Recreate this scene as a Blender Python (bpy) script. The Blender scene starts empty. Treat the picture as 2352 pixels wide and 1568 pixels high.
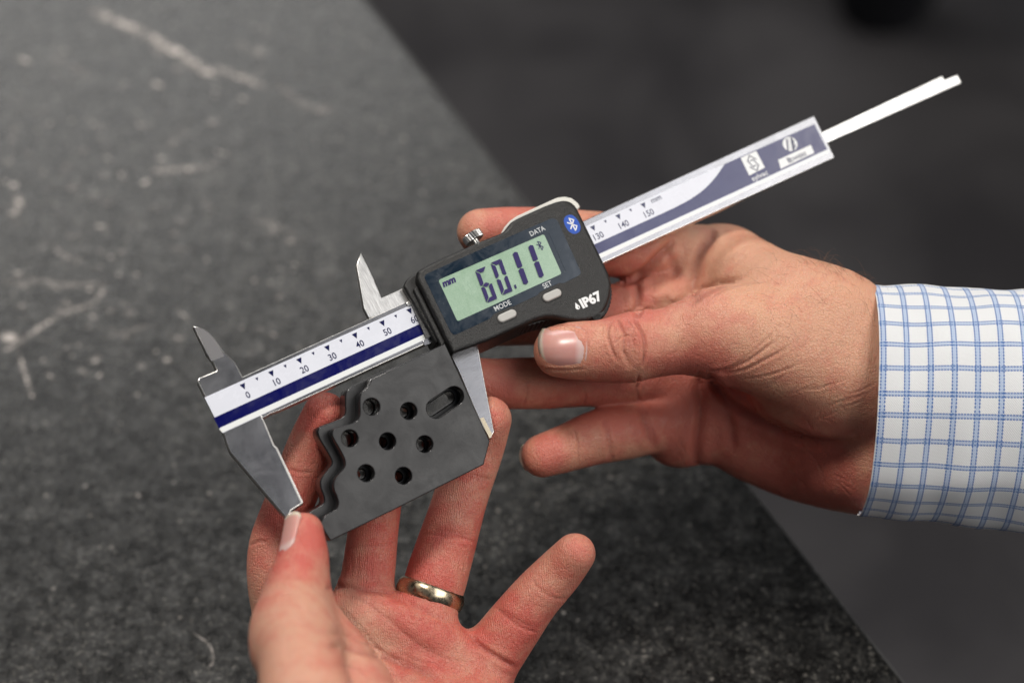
import bpy, bmesh, math, random
import numpy as np
from mathutils import Vector, Matrix
random.seed(4); np.random.seed(4)
S = bpy.context.scene
COL = S.collection

# ------------------------------------------------------------------ camera
TH = math.radians(42.0)          # the camera looks down, 42 degrees off the vertical
AX = 860.0                       # mm along the optical axis to the table top
KF = 4900.0                      # 75 mm lens on 36 mm, in units of a 2352 px wide picture
ct, st_ = math.cos(TH), math.sin(TH)
CAM = np.array([0, -AX*st_, AX*ct])
DX, DY, DZ = np.array([1., 0, 0]), np.array([0, -ct, -st_]), np.array([0, st_, -ct])   # right, down, forward
def cam2w(p):                    # camera mm (right, down, forward) -> world mm
    p = np.asarray(p, float)
    return CAM + p[..., 0:1]*DX + p[..., 1:2]*DY + p[..., 2:3]*DZ
def w2cam(p):
    d = np.asarray(p, float) - CAM
    return np.stack([d@DX, d@DY, d@DZ], -1)
def ray(u, v):
    return np.array([(u-1176)/KF, (v-784)/KF, 1.0])
cd = bpy.data.cameras.new('camera'); cam = bpy.data.objects.new('camera', cd); COL.objects.link(cam)
cam.location = Vector(CAM*0.001); cam.rotation_euler = (TH, 0, 0)
cd.lens = 75; cd.sensor_width = 36; cd.clip_start = 0.02; cd.clip_end = 50
cd.dof.use_dof = True; cd.dof.focus_distance = 0.692; cd.dof.aperture_fstop = 5.2
cd.dof.aperture_blades = 0
S.camera = cam
# ------------------------------------------------------------------ light
W = bpy.data.worlds.new('World'); S.world = W; W.use_nodes = True
bg = W.node_tree.nodes['Background']; bg.inputs[0].default_value = (0.82, 0.9, 1.0, 1); bg.inputs[1].default_value = 0.07
def area(name, loc, aim, sx, sy, power, col):
    l = bpy.data.lights.new(name, 'AREA'); l.shape = 'RECTANGLE'; l.size = sx; l.size_y = sy; l.energy = power; l.color = col
    o = bpy.data.objects.new(name, l); COL.objects.link(o); o.location = loc
    o.rotation_euler = (Vector(aim)-Vector(loc)).to_track_quat('-Z', 'Y').to_euler()
    return o
area('ceiling_panel', (2.05, -0.85, 2.0), (2.05, -0.849, 0), 2.0, 2.3, 66, (1.0, 0.97, 0.92))
area('ceiling_panel', (0.89, -0.85, 2.0), (0.89, -0.849, 0), 0.28, 2.3, 6.0, (0.97, 0.97, 1.0))  # unseen dim strip, added to step down the reflection in beam and plate
area('ceiling_lamp', (-0.45, 0.22, 2.1), (0, 0, 0), 0.36, 0.36, 30, (1.0, 0.94, 0.86))
area('window', (-0.95, 3.1, 2.35), (0, 0, 0), 2.2, 1.1, 58, (1.0, 0.985, 0.96))
S.view_settings.view_transform = 'Standard'; S.view_settings.look = 'None'
S.view_settings.exposure = 0.0; S.view_settings.gamma = 1
S.render.engine = 'CYCLES'
S.cycles.use_denoising = True

# ------------------------------------------------------------------ zoomed tracing frames -> 2352 px picture
def ZR(x0, y0, s): return lambda x, y: ((x0+x*s)/1.7415, (y0+y*s)/1.7415)
Z1 = ZR(700, 900, 1300/2351); Z2 = ZR(1600, 700, 900/2352); Z3 = ZR(2300, 250, 1600/2351); Z4 = ZR(1700, 700, 1300/2351)
Z5 = ZR(1000, 1350, 1100/2352); Z6 = ZR(900, 1400, 1600/1885); Z7 = ZR(1900, 800, 1600/1885); Z8 = ZR(3000, 0, 1096/2352)
ZA = ZR(2900, 400, 600/2352); ZB = ZR(2300, 700, 600/2352); ZL = ZR(740, 1240, 500/1568); ZT = ZR(1100, 1950, 300/1568)
D = lambda x, y: (x, y)
def tr(f, pts): return [f(*p) for p in pts]

# ------------------------------------------------------------------ materials
def mat(name, col=(0.5, 0.5, 0.5), rough=0.5, metal=0.0, spec=0.5, bump=None, **kw):
    m = bpy.data.materials.new(name); m.use_nodes = True
    b = m.node_tree.nodes['Principled BSDF']
    b.inputs['Base Color'].default_value = (*col, 1); b.inputs['Roughness'].default_value = rough
    b.inputs['Metallic'].default_value = metal; b.inputs['Specular IOR Level'].default_value = spec
    for k, v in kw.items(): b.inputs[k.replace('_', ' ')].default_value = v
    if bump: grain(m, *bump)
    return m
def N(m, t, **kw):
    n = m.node_tree.nodes.new(t)
    for k, v in kw.items(): setattr(n, k, v)
    return n
def L(m, a, b): m.node_tree.links.new(a, b)
def BS(m): return m.node_tree.nodes['Principled BSDF']
def texco(m, scale=(1, 1, 1), which='Object', rot=(0, 0, 0)):
    tc = N(m, 'ShaderNodeTexCoord'); mp = N(m, 'ShaderNodeMapping')
    mp.inputs['Scale'].default_value = scale; mp.inputs['Rotation'].default_value = rot
    L(m, tc.outputs[which], mp.inputs[0]); return mp.outputs[0]
def noise(m, vec, scale, detail=4, rough=0.6, dist=0.0):
    n = N(m, 'ShaderNodeTexNoise'); n.inputs['Scale'].default_value = scale; n.inputs['Detail'].default_value = detail
    n.inputs['Roughness'].default_value = rough; n.inputs['Distortion'].default_value = dist
    L(m, vec, n.inputs['Vector']); return n.outputs['Fac']
def ramp(m, fac, stops):
    r = N(m, 'ShaderNodeValToRGB'); e = r.color_ramp.elements
    while len(e) < len(stops): e.new(0.5)
    for i, (p, c) in enumerate(stops):
        e[i].position = p; e[i].color = c if len(c) == 4 else (*c, 1)
    L(m, fac, r.inputs[0]); return r.outputs[0]
def math_(m, op, a, b=None, c=None, clamp=False):
    n = N(m, 'ShaderNodeMath', operation=op, use_clamp=clamp)
    for i, v in enumerate((a, b, c)):
        if v is None: continue
        if isinstance(v, (int, float)): n.inputs[i].default_value = v
        else: L(m, v, n.inputs[i])
    return n.outputs[0]
def mix(m, fac, a, b, mode='MIX'):
    n = N(m, 'ShaderNodeMix', data_type='RGBA', blend_type=mode)
    for i, v in ((0, fac), (6, a), (7, b)):
        if isinstance(v, (int, float)): n.inputs[i].default_value = v
        elif isinstance(v, tuple): n.inputs[i].default_value = v if len(v) == 4 else (*v, 1)
        else: L(m, v, n.inputs[i])
    return n.outputs[2]
def bumpnode(m, h, dist, strength=1.0, nrm=None):
    b = N(m, 'ShaderNodeBump'); b.inputs['Strength'].default_value = strength; b.inputs['Distance'].default_value = dist
    L(m, h, b.inputs['Height'])
    if nrm is not None: L(m, nrm, b.inputs['Normal'])
    return b.outputs[0]
def grain(m, scale, dist, aniso=(1, 1, 1)):
    v = texco(m, aniso); f = noise(m, v, scale, 3)
    L(m, bumpnode(m, f, dist), BS(m).inputs['Normal'])
    r0 = BS(m).inputs['Roughness'].default_value
    mr = N(m, 'ShaderNodeMapRange'); mr.inputs['To Min'].default_value = r0*0.8; mr.inputs['To Max'].default_value = min(1, r0*1.2)
    L(m, noise(m, v, scale*0.31, 4), mr.inputs[0]); L(m, mr.outputs[0], BS(m).inputs['Roughness'])

M = {}
M['steel'] = mat('brushed_steel', (0.3, 0.3, 0.31), 0.24, 1.0)
def brush(m, axis, lo, hi, amount=0.00002):
    v = texco(m, axis); f = noise(m, v, 2600, 3, 0.7)
    L(m, ramp(m, f, [(0.3, lo), (0.7, hi)]), BS(m).inputs['Base Color'])
    L(m, bumpnode(m, f, amount), BS(m).inputs['Normal'])
brush(M['steel'], (0.12, 1, 1), (0.27, 0.27, 0.285), (0.33, 0.33, 0.345), 0.000008)
M['ground_steel'] = mat('ground_steel', (0.7, 0.69, 0.66), 0.30, 1.0)
brush(M['ground_steel'], (1, 0.08, 1), (0.5, 0.49, 0.48), (0.85, 0.84, 0.82), 0.00004)
M['rod_steel'] = mat('rod_steel', (0.8, 0.79, 0.77), 0.35, 1.0)
M['bright_steel'] = mat('bright_metal', (0.8, 0.78, 0.75), 0.3, 1.0)
M['carbide'] = mat('ground_edge', (0.42, 0.37, 0.28), 0.4, 1.0, bump=(1500, 0.00003, (1, 0.1, 1)))
M['white_print'] = mat('white_plate', (0.70, 0.72, 0.80), 0.22, 0, 0.5)
M['white_line'] = mat('white_line', (0.78, 0.80, 0.80), 0.22, 0, 0.5)
M['navy'] = mat('navy_print', (0.0007, 0.0014, 0.082), 0.15, 0, 0.75)
M['ink'] = mat('ink_print', (0.003, 0.005, 0.06), 0.18, 0, 0.7)
M['white_ink'] = mat('white_ink', (0.78, 0.79, 0.80), 0.35)
M['grey_ink'] = mat('grey_ink', (0.55, 0.57, 0.58), 0.4)
M['black_plastic'] = mat('black_plastic', (0.011, 0.0105, 0.0105), 0.36, 0, 0.42, bump=(2200, 0.00022))
M['black_rubber'] = mat('black_rubber', (0.015, 0.015, 0.015), 0.5, 0, 0.4, bump=(1800, 0.0001))
M['wiper'] = mat('wiper_plastic', (0.06, 0.06, 0.06), 0.35, 0, 0.6, bump=(1500, 0.0004))
M['bezel'] = mat('display_window', (0.006, 0.016, 0.03), 0.16, 0, 0.5)
M['lcd'] = mat('lcd_glass', (0.30, 0.43, 0.32), 0.45, 0, 0.3)
v = texco(M['lcd']); L(M['lcd'], ramp(M['lcd'], noise(M['lcd'], v, 3500, 2), [(0.3, (0.26, 0.39, 0.28)), (0.7, (0.34, 0.48, 0.36))]), BS(M['lcd']).inputs['Base Color'])
M['segment'] = mat('lcd_segment', (0.022, 0.012, 0.10), 0.4, 0, 0.3)
M['button'] = mat('button_rubber', (0.46, 0.45, 0.43), 0.45, 0, 0.4, bump=(1500, 0.00004))
M['ivory'] = mat('ivory_plastic', (0.68, 0.67, 0.62), 0.4)
M['blue'] = mat('blue_print', (0.001, 0.065, 0.42), 0.35)
M['block'] = mat('dark_anodised', (0.027, 0.027, 0.0285), 0.40, 0.12, 0.42, bump=(1400, 0.00003))
M['gold'] = mat('worn_gold', (0.52, 0.43, 0.30), 0.22, 1.0)
v = texco(M['gold']); L(M['gold'], ramp(M['gold'], noise(M['gold'], v, 700, 5), [(0.3, (0.14,)*3), (0.75, (0.42,)*3)]), BS(M['gold']).inputs['Roughness'])

def smudge(m, lo, hi, scale=130, coat=0.0):      # finger marks: uneven gloss
    v = texco(m); n = noise(m, v, scale, 5, 0.7, 0.8); sc_ = noise(m, texco(m, (1, 0.04, 1), rot=(0, 0, 0.4)), 1200, 2, 0.5)
    r = math_(m, 'ADD', math_(m, 'MULTIPLY', n, 0.93), math_(m, 'MULTIPLY', sc_, 0.07)); r = ramp(m, r, [(0.38, (lo,)*3), (0.62, (hi,)*3)])
    L(m, r, BS(m).inputs['Roughness'])
    if coat:
        BS(m).inputs['Coat Weight'].default_value = coat; L(m, r, BS(m).inputs['Coat Roughness'])
smudge(M['block'], 0.34, 0.48, 70); smudge(M['white_print'], 0.16, 0.34); smudge(M['navy'], 0.11, 0.24); smudge(M['bezel'], 0.10, 0.30, 160)
smudge(M['lcd'], 0.08, 0.30, 150, 0.8); smudge(M['steel'], 0.215, 0.265, 60); smudge(M['rod_steel'], 0.25, 0.45, 200); smudge(M['ivory'], 0.3, 0.5)
# ------------------------------------------------------------------ object helpers
def tag(o, label=None, cat=None, group=None, kind=None):
    if label: o['label'] = label
    if cat: o['category'] = cat
    if group: o['group'] = group
    if kind: o['kind'] = kind
    return o
def new(name, me, parent=None, mx=None):
    o = bpy.data.objects.new(name, me); COL.objects.link(o)
    if parent is not None: o.parent = parent
    if mx is not None: o.matrix_local = mx
    return o
class Frame:                     # a plane in space: origin, e (right), w (down), n (towards the camera)
    def __init__(s, o, e, w):
        s.o = np.array(o, float); s.e = np.array(e, float)/np.linalg.norm(e)
        w = np.array(w, float); w -= s.e*(w@s.e); s.w = w/np.linalg.norm(w)
        s.n = -np.cross(s.e, s.w)
    def loc(s, px, h=0.0):       # picture point -> local x, y on the sheet at height h
        d = ray(*px); o = s.o + s.n*h
        p = d*((o@s.n)/(d@s.n)) - s.o
        return (p@s.e, -(p@s.w))
    def pts(s, l, h=0.0): return [s.loc(p, h) for p in l]
    def matrix(s):
        R = np.stack([DX, DY, DZ], 1)
        ax = [R@s.e, R@(-s.w), R@s.n]; o = cam2w(s.o)*0.001
        m = Matrix.Identity(4)
        for j in range(3):
            for i in range(3): m[i][j] = ax[j][i]
        for i in range(3): m[i][3] = o[i]
        return m
    def cam(s, x, y, h): return s.o + s.e*x - s.w*y + s.n*h
def smooth_closed(pts, n=4):     # Catmull-Rom through a closed list
    out = []; k = len(pts)
    for i in range(k):
        p0, p1, p2, p3 = (np.array(pts[(i+j-1) % k], float) for j in range(4))
        for a in range(n):
            t = a/n
            out.append(tuple(0.5*((2*p1)+(-p0+p2)*t+(2*p0-5*p1+4*p2-p3)*t*t+(-p0+3*p1-3*p2+p3)*t**3)))
    return out
def smooth_open(pts, n=4):
    pts = [np.array(p, float) for p in pts]; P = [2*pts[0]-pts[1]]+pts+[2*pts[-1]-pts[-2]]; out = []
    for i in range(1, len(P)-2):
        p0, p1, p2, p3 = P[i-1:i+3]
        for a in range(n):
            t = a/n
            out.append(0.5*((2*p1)+(-p0+p2)*t+(2*p0-5*p1+4*p2-p3)*t*t+(-p0+3*p1-3*p2+p3)*t**3))
    out.append(pts[-1]); return out
def slab(outlines, h0, h1, bev=0.0, res=2):
    """prism mesh (metres) from closed outlines (first the border, then holes), between heights h0 < h1"""
    cu = bpy.data.curves.new('c', 'CURVE'); cu.dimensions = '2D'; cu.fill_mode = 'BOTH'
    cu.extrude = max((h1-h0)/2-bev, 0)*0.001; cu.bevel_depth = bev*0.001; cu.bevel_resolution = res; cu.offset = -bev*0.001
    for pl in outlines:
        sp = cu.splines.new('POLY'); sp.points.add(len(pl)-1); sp.use_cyclic_u = True
        for i, (x, y) in enumerate(pl): sp.points[i].co = (x*0.001, y*0.001, 0, 1)
    o = bpy.data.objects.new('c', cu); COL.objects.link(o)
    dg = bpy.context.evaluated_depsgraph_get(); dg.update()
    me = bpy.data.meshes.new_from_object(o.evaluated_get(dg))
    bpy.data.objects.remove(o); bpy.data.curves.remove(cu)
    me.transform(Matrix.Translation((0, 0, (h0+h1)/2*0.001)))
    bm = bmesh.new(); bm.from_mesh(me); bmesh.ops.remove_doubles(bm, verts=bm.verts, dist=1e-6)
    bmesh.ops.recalc_face_normals(bm, faces=bm.faces)
    bm.to_mesh(me); bm.free()
    return me
def shade(me, ang=35):
    me.shade_smooth()
    me.set_sharp_from_angle(angle=math.radians(ang))
    for f in me.polygons:
        if abs(f.normal.z) > 0.9995: f.use_smooth = False
    return me
def setm(me, m): me.materials.clear(); me.materials.append(m); return me
def sheet(polys, h):             # flat print: list of polygons
    bm = bmesh.new()
    for pl in polys:
        vs = [bm.verts.new((x*0.001, y*0.001, h*0.001)) for x, y in pl]; f = bm.faces.new(vs)
        if f.calc_area() > 0:
            f.normal_update()
            if f.normal.z < 0: f.normal_flip()
    me = bpy.data.meshes.new('print'); bmesh.ops.triangulate(bm, faces=bm.faces); bm.to_mesh(me); bm.free(); return me
def text_mesh(s, size, bold=0.0, space=1.0, shear=0.0):
    cu = bpy.data.curves.new('t', 'FONT'); cu.body = s; cu.size = 1; cu.align_x = 'CENTER'; cu.align_y = 'CENTER'
    cu.space_character = space; cu.shear = shear; cu.offset = bold; cu.resolution_u = 3
    o = bpy.data.objects.new('t', cu); COL.objects.link(o)
    dg = bpy.context.evaluated_depsgraph_get(); dg.update()
    me = bpy.data.meshes.new_from_object(o.evaluated_get(dg)); bpy.data.objects.remove(o); bpy.data.curves.remove(cu)
    me.transform(Matrix.Scale(size*0.001, 4)); return me
def join(parts, name='print'):
    bm = bmesh.new()
    for me, mx in parts:
        me2 = me.copy(); me2.transform(mx); bm.from_mesh(me2); bpy.data.meshes.remove(me2)
    out = bpy.data.meshes.new(name); bm.to_mesh(out); bm.free(); return out
def T2(x, y, h=0, rot=0.0, sx=1.0, sy=1.0):
    return Matrix.Translation((x*0.001, y*0.001, h*0.001)) @ Matrix.Rotation(rot, 4, 'Z') @ Matrix.Diagonal((sx, sy, 1, 1))
def stroke(pts, wd, closed=False):   # thick polyline as quads
    out = []; n = len(pts)
    for i in range(n if closed else n-1):
        a, b = np.array(pts[i]), np.array(pts[(i+1) % n]); d = b-a; d = d/max(np.linalg.norm(d), 1e-9); q = np.array([-d[1], d[0]])*wd/2
        a2, b2 = a-d*wd*0.3, b+d*wd*0.3
        out.append([tuple(a2+q), tuple(a2-q), tuple(b2-q), tuple(b2+q)])
    return out
def circle(cx, cy, r, n=36, ry=None, rot=0.0):
    ry = ry or r; out = []
    for i in range(n):
        a = 2*math.pi*i/n; x, y = r*math.cos(a), ry*math.sin(a)
        out.append((cx+x*math.cos(rot)-y*math.sin(rot), cy+x*math.sin(rot)+y*math.cos(rot)))
    return out
def pill(a, b, r, n=10):
    a, b = np.array(a), np.array(b); an = math.atan2(*(b-a)[::-1]); out = []
    for i in range(n+1):
        t = an-math.pi/2+math.pi*i/n; out.append((b[0]+r*math.cos(t), b[1]+r*math.sin(t)))
    for i in range(n+1):
        t = an+math.pi/2+math.pi*i/n; out.append((a[0]+r*math.cos(t), a[1]+r*math.sin(t)))
    return out
def rounded(pts, r=0.5, n=4):    # round every corner of a polygon by r mm
    out = []; k = len(pts)
    for i in range(k):
        p0, p1, p2 = (np.array(pts[(i+j-1) % k], float) for j in range(3))
        d0, d2 = p0-p1, p2-p1; l0, l2 = np.linalg.norm(d0), np.linalg.norm(d2)
        q = min(r, l0*0.45, l2*0.45); a, b = p1+d0/l0*q, p1+d2/l2*q
        for j in range(n+1):
            t = j/n; out.append(tuple((1-t)**2*a+2*t*(1-t)*p1+t*t*b))
    return out

# ------------------------------------------------------------------ the caliper
Z0c = 674.7
CF = Frame(ray(556.1, 881.7)*Z0c, (0.8629, -0.4003, 0.3083), (0.467, 0.865, -0.184))
cal = bpy.data.objects.new('digital_caliper', None); COL.objects.link(cal); cal.matrix_world = CF.matrix(); cal.empty_display_size = 0.01
tag(cal, 'steel digital caliper with a black display housing reading 60.11', 'caliper')
def cpart(name, me, m, parent=None, ang=35):
    setm(me, m); shade(me, ang); return new(name, me, parent or cal)
c = lambda f, pts, h=0.0: CF.pts(tr(f, pts), h)
# beam with its two fixed jaws
beam = (c(ZL, [(103, 200), (180, 214), (245, 235), (285, 262), (330, 305), (375, 355), (425, 430), (490, 520), (560, 592), (625, 650), (650, 690), (690, 770), (722, 835)])
        + c(D, [(1870, 265.5), (1917, 362)]) + c(D, [(640, 943), (632, 945.5), (622, 949)]) + c(ZL, [(985, 1352)])
        + c(Z5, [(103, 678), (210, 915), (236, 935), (457, 1408), (350, 1478), (342, 1500), (310, 1545)])
        + c(D, [(655, 1186), (529, 1038), (521, 1018), (515, 998), (453.5, 876), (457, 867)]) + c(ZL, [(190, 845), (390, 762), (397, 750), (345, 640), (300, 580), (270, 550), (250, 500)]))
def rim_highlight(o, m=None):  # paler metal on the bevels paints in their bright edge highlights
    o.data.materials.append(m or M['bright_steel'])
    for f in o.data.polygons:
        if abs(f.normal.z) < 0.97: f.material_index = 1
    return o
beam_o = rim_highlight(cpart('beam', slab([beam], -3.5, 0, 0.26), M['steel']))
# ground facets on the fixed jaws
cpart('ground_facet', sheet([c(ZL, [(112, 210), (240, 243), (278, 268), (368, 362), (420, 440), (488, 560), (490, 580), (330, 640), (297, 575), (262, 500)], 0.03)], 0.03), M['ground_dark'] if 'ground_dark' in M else mat('ground_dark', (0.22, 0.215, 0.22), 0.35, 1.0), beam_o)
cpart('ground_facet', sheet([c(Z5, [(112, 692), (208, 920), (232, 942), (448, 1404), (436, 1410), (222, 950), (198, 926), (106, 700)], 0.03)], 0.03), M['bright_steel'], beam_o)
# scale plate, its print
plate = cpart('scale_plate', slab([c(D, [(469.8, 912.5), (1870.3, 284.6), (1905.4, 351.3), (511, 994)], 0.12)], 0.0, 0.12, 0), M['white_print'])
curve = smooth_open([(1437.9, 528.2), (1480, 509), (1520, 490.8), (1555.1, 474.2), (1584.4, 458.4), (1613.7, 437.8), (1634, 418), (1648, 401), (1664.0, 377.2)], 4)
navy = CF.pts([(490.8, 959.2)]+[tuple(p) for p in curve]+[(1870.6, 285.0), (1900.3, 343.2), (502.7, 983)], 0.14)
cpart('blue_stripe', sheet([navy], 0.14), M['navy'], plate)
cpart('white_stripe', sheet([CF.pts([(503.5, 984.5), (1901, 344.6), (1904.6, 350.5), (510.5, 993)], 0.14)], 0.14), M['white_line'], plate)
ticks = []
for k in range(16):
    t = k*10.0; ticks.append([(t-0.95, 0), (t, -1.95), (t+0.95, 0)])
    if k < 15: ticks.append([(t+5-0.5, -0.05), (t+5, -1.15), (t+5+0.5, -0.05)])
cpart('tick_marks', sheet(ticks, 0.15), M['ink'], plate)
nums = [(text_mesh(str(k*10), 3.1, 0.012), T2(k*10.0+0.05, -4.1, 0.15, 0, 0.9, 1)) for k in range(16)]
nums.append((text_mesh('mm', 2.7, 0.012), T2(155.1, -0.55, 0.15)))
cpart('numerals', join(nums), M['ink'], plate)
def emb(name, polys, h, m, parent): return cpart(name, sheet(polys, h), m, parent)
sq = c(ZA, [(245, 910), (490, 800), (625, 1060), (380, 1185)], 0.16); emb('maker_emblem', [sq], 0.155, M['white_ink'], plate)
s1 = stroke(c(ZA, [(490, 930), (380, 874), (356, 960), (440, 1048), (484, 1024)], 0.16), 0.40)+stroke(c(ZA, [(390, 1052), (500, 1108), (524, 1022), (440, 934), (396, 958)], 0.16), 0.40)
emb('emblem_letter', s1, 0.17, M['ink'], plate)
ci = c(ZA, [(1020, 692)], 0.16)[0]
emb('maker_emblem', [circle(ci[0], ci[1], 2.65)], 0.155, M['white_ink'], plate)
bp = stroke(c(ZA, [(968, 620), (988, 790)], .16), 0.62)+stroke(c(ZA, [(1040, 600), (1075, 790)], .16), 0.75)+stroke(c(ZA, [(1045, 620), (1078, 650), (1060, 690), (1098, 705), (1095, 745), (1060, 765)], .16), 0.5)+stroke(c(ZA, [(985, 572), (1040, 815)], .16), 0.12)
emb('emblem_letter', [bp[0], bp[1], *bp[2:7], bp[7]], 0.17, M['ink'], plate)
emb('maker_emblem', [c(ZA, [(835, 940), (1345, 705), (1400, 830), (875, 1080)], 0.16)], 0.155, M['white_ink'], plate)
a = c(ZA, [(1120, 905), (545, 1190)], 0.17)
nm = join([(text_mesh('B', 2.6, 0.03), T2(a[0][0]-2.9, a[0][1]+0.15, 0, 0, 1, 1)), (text_mesh('OWERS', 1.95, 0.03), T2(a[0][0]+0.75, a[0][1]-0.1, 0, 0, 1.0, 1))])
nm.transform(Matrix.Translation((0, 0, 0.00017))); cpart('lettering', nm, M['ink'], plate)
nm = text_mesh('sylvac', 2.5, 0.014, 1.1); nm.transform(T2(a[1][0], a[1][1], 0.16)); cpart('lettering', nm, M['white_ink'], plate)
# sliding jaws
up = c(Z1, [(1345, 200), (1312, 288), (1365, 600), (1402, 672), (1480, 660), (1760, 560), (1750, 440), (1668, 450), (1495, 525), (1446, 412), (1440, 392)], -0.3)
rim_highlight(cpart('inside_jaw', slab([up], -3.0, -0.3, 0.2), M['ground_steel']))
lo = c(Z5, [(1700, 120), (1952, 60), (1955, 100), (2086, 790), (2090, 800), (2057, 862), (1990, 760), (1900, 560), (1800, 320)], -0.3)
jaw = rim_highlight(cpart('outside_jaw', slab([lo], -3.5, -0.3, 0.24), M['steel']))
cpart('ground_facet', sheet([c(Z5, [(1966, 690), (1998, 680), (2072, 826), (2050, 862)], -0.26)], -0.26), M['carbide'], jaw)
# housing
HF = 7.0
hous = c(Z2, [(180, 1005), (350, 915), (600, 800), (850, 692), (1040, 618), (1085, 590), (1120, 545), (1160, 495), (1215, 462), (1350, 400), (1500, 333), (1640, 280), (1720, 268), (1785, 285), (1835, 330), (1870, 395), (1990, 640), (2130, 930), (2185, 1050), (2207, 1150), (2195, 1265), (2155, 1380), (2095, 1470), (2010, 1535)], HF-1)
hous += c(Z4, [(1240, 1032), (1170, 1056), (1090, 1060), (1010, 1050), (930, 1032), (865, 1032), (790, 1053), (700, 1093), (450, 1205), (215, 1305)], HF-1)
hous = [hous[-1]] + hous[:-1]
hl = c(Z1, [(2003, 935), (1985, 890), (1745, 400), (1748, 370), (1770, 350)], HF-1)
front = rounded(hl[:4] + hous[1:], 1.0)
base = rounded(c(Z1, [(1890, 860), (1716, 555), (1652, 445), (1668, 400), (1715, 360), (1850, 300), (2100, 600)], 3.0), 0.6)
hs = cpart('housing', slab([front], -8, HF, 1.3, 4), M['black_plastic'], ang=50)
cpart('housing_end', slab([base], -7.5, 3.2, 0.8, 3), M['black_plastic'], hs, 50)
cpart('groove_rib', slab([rounded(c(Z1, [(1722, 470), (1752, 440), (1960, 850), (1925, 880)], 4.5), 0.4)], 0.2, 4.8, 0.6, 3), M['black_plastic'], hs, 50)
wp = cpart('wiper', slab([c(Z1, [(1706, 560), (1733, 543), (1860, 805), (1815, 817)], 1.5)], 0.2, 1.6, 0.15), M['wiper'])
cpart('clamp_plate', slab([c(Z1, [(1672, 560), (1732, 535), (1745, 560), (1685, 585)], 0.6)], -0.2, 0.6, 0.1), M['ground_steel'])
cpart('clamp_plate', slab([c(Z1, [(1790, 830), (1860, 800), (1872, 845), (1805, 872)], 0.3)], -0.2, 0.3, 0.1), M['steel'])
# window, screen
bez = c(Z2, [(250, 1062), (272, 1036), (900, 752), (1580, 455), (1618, 455), (1648, 480), (1890, 1010), (1888, 1036), (1850, 1062), (1710, 1132), (1665, 1128), (1640, 1140), (1480, 1215), (1450, 1235), (1440, 1255), (1180, 1375), (1150, 1375), (1010, 1440), (975, 1455), (955, 1490), (900, 1520)], HF) + c(Z4, [(214, 1158), (188, 1140), (90, 940)], HF)
lcd_o = rounded(c(Z2, [(400, 1098), (1505, 618), (1690, 1032), (600, 1530)], HF), 0.8)
lcd_rec = rounded(c(Z2, [(400, 1098), (1550, 598), (1735, 1012), (600, 1530)], HF), 0.8)
bez_r = rounded(bez, 0.5, 3)
cpart('window_frame', slab([bez_r, lcd_rec], HF+0.02, HF+0.10, 0.03), M['bezel'])
cpart('recess_shade', slab([lcd_rec], HF-0.3, HF+0.03, 0), M['bezel'])  # dark slab showing at the right, painted shade of the screen recess
lcd = cpart('lcd_screen', sheet([lcd_o], HF+0.05), M['lcd'])
def digit(x, y, on, sw=0.17, a=(112, -47), b=(122, 337)):
    t = sw; u = t*112/340*1.08; g = 0.02
    segs = {'a': [(0.06, 0), (0.98, 0), (0.98-t*0.9, u), (0.06+t*1.1, u)], 'd': [(0.06+t, 1-u), (0.98-t*0.7, 1-u), (0.98, 1), (0.06, 1)],
            'f': [(0, g), (t, u+g), (t, 0.5-u/2-g), (t*0.5, 0.5-g), (0, 0.5-g*1.5)], 'e': [(0, 0.5+g*1.5), (t*0.5, 0.5+g), (t, 0.5+u/2+g), (t, 1-u-g), (0, 1-g)],
            'b': [(1, g), (1, 0.5-g*1.5), (1-t*0.5, 0.5-g), (1-t, 0.5-u/2-g), (1-t, u+g)], 'c': [(1, 0.5+g*1.5), (1, 1-g), (1-t, 1-u-g), (1-t, 0.5+u/2+g), (1-t*0.5, 0.5+g)],
            'g': [(t*0.6, 0.5), (t*1.3, 0.5-u/2), (1-t*1.3, 0.5-u/2), (1-t*0.6, 0.5), (1-t*1.3, 0.5+u/2), (t*1.3, 0.5+u/2)],
            'B': [(1-t*0.5, 0), (1, 0.04), (1, 0.46), (1-t*0.5, 0.49), (1-t, 0.46), (1-t, 0.04)], 'C': [(1-t*0.5, 0.51), (1, 0.54), (1, 0.96), (1-t*0.5, 1), (1-t, 0.96), (1-t, 0.54)]}
    for k in on:
        P = [(x+a[0]*s+b[0]*q, y+a[1]*s+b[1]*q) for s, q in segs[k]]
        o = cpart('segment', slab([c(Z2, P, HF+0.35)], HF+0.31, HF+0.35, 0), M['segment'], lcd)
digit(784, 1000, 'afgecd', 0.335); digit(945, 920, 'abcdef', 0.335)
digit(1112, 840, 'BC', 0.46); digit(1275, 768, 'BC', 0.46)
cpart('segment', slab([c(Z2, [(1192, 1152), (1210, 1142), (1222, 1178), (1204, 1188)], HF+.35)], HF+0.31, HF+0.35), M['segment'], lcd)
p = c(Z2, [(500, 1122)], HF+.2)[0]; me = text_mesh('mm', 3.1, 0.05, 0.95, 0.2); me.transform(T2(p[0]+0.3, p[1]+0.1, HF+0.2)); cpart('lettering', me, M['segment'], lcd)
def rune(cx, cy, wd, hh, th, slant=0.0):
    P = [(-1, 0.5), (1, -0.5), (0, -1), (0, 1), (1, 0.5), (-1, -0.5)]
    return stroke([(cx+x*wd+y*slant, cy+y*hh) for x, y in P], th)
p = c(Z2, [(1462, 738)], HF+.2)[0]; cpart('wireless_symbol', sheet(rune(p[0], p[1], 0.85, 1.6, 0.24), HF+0.2), M['segment'], lcd)
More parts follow.
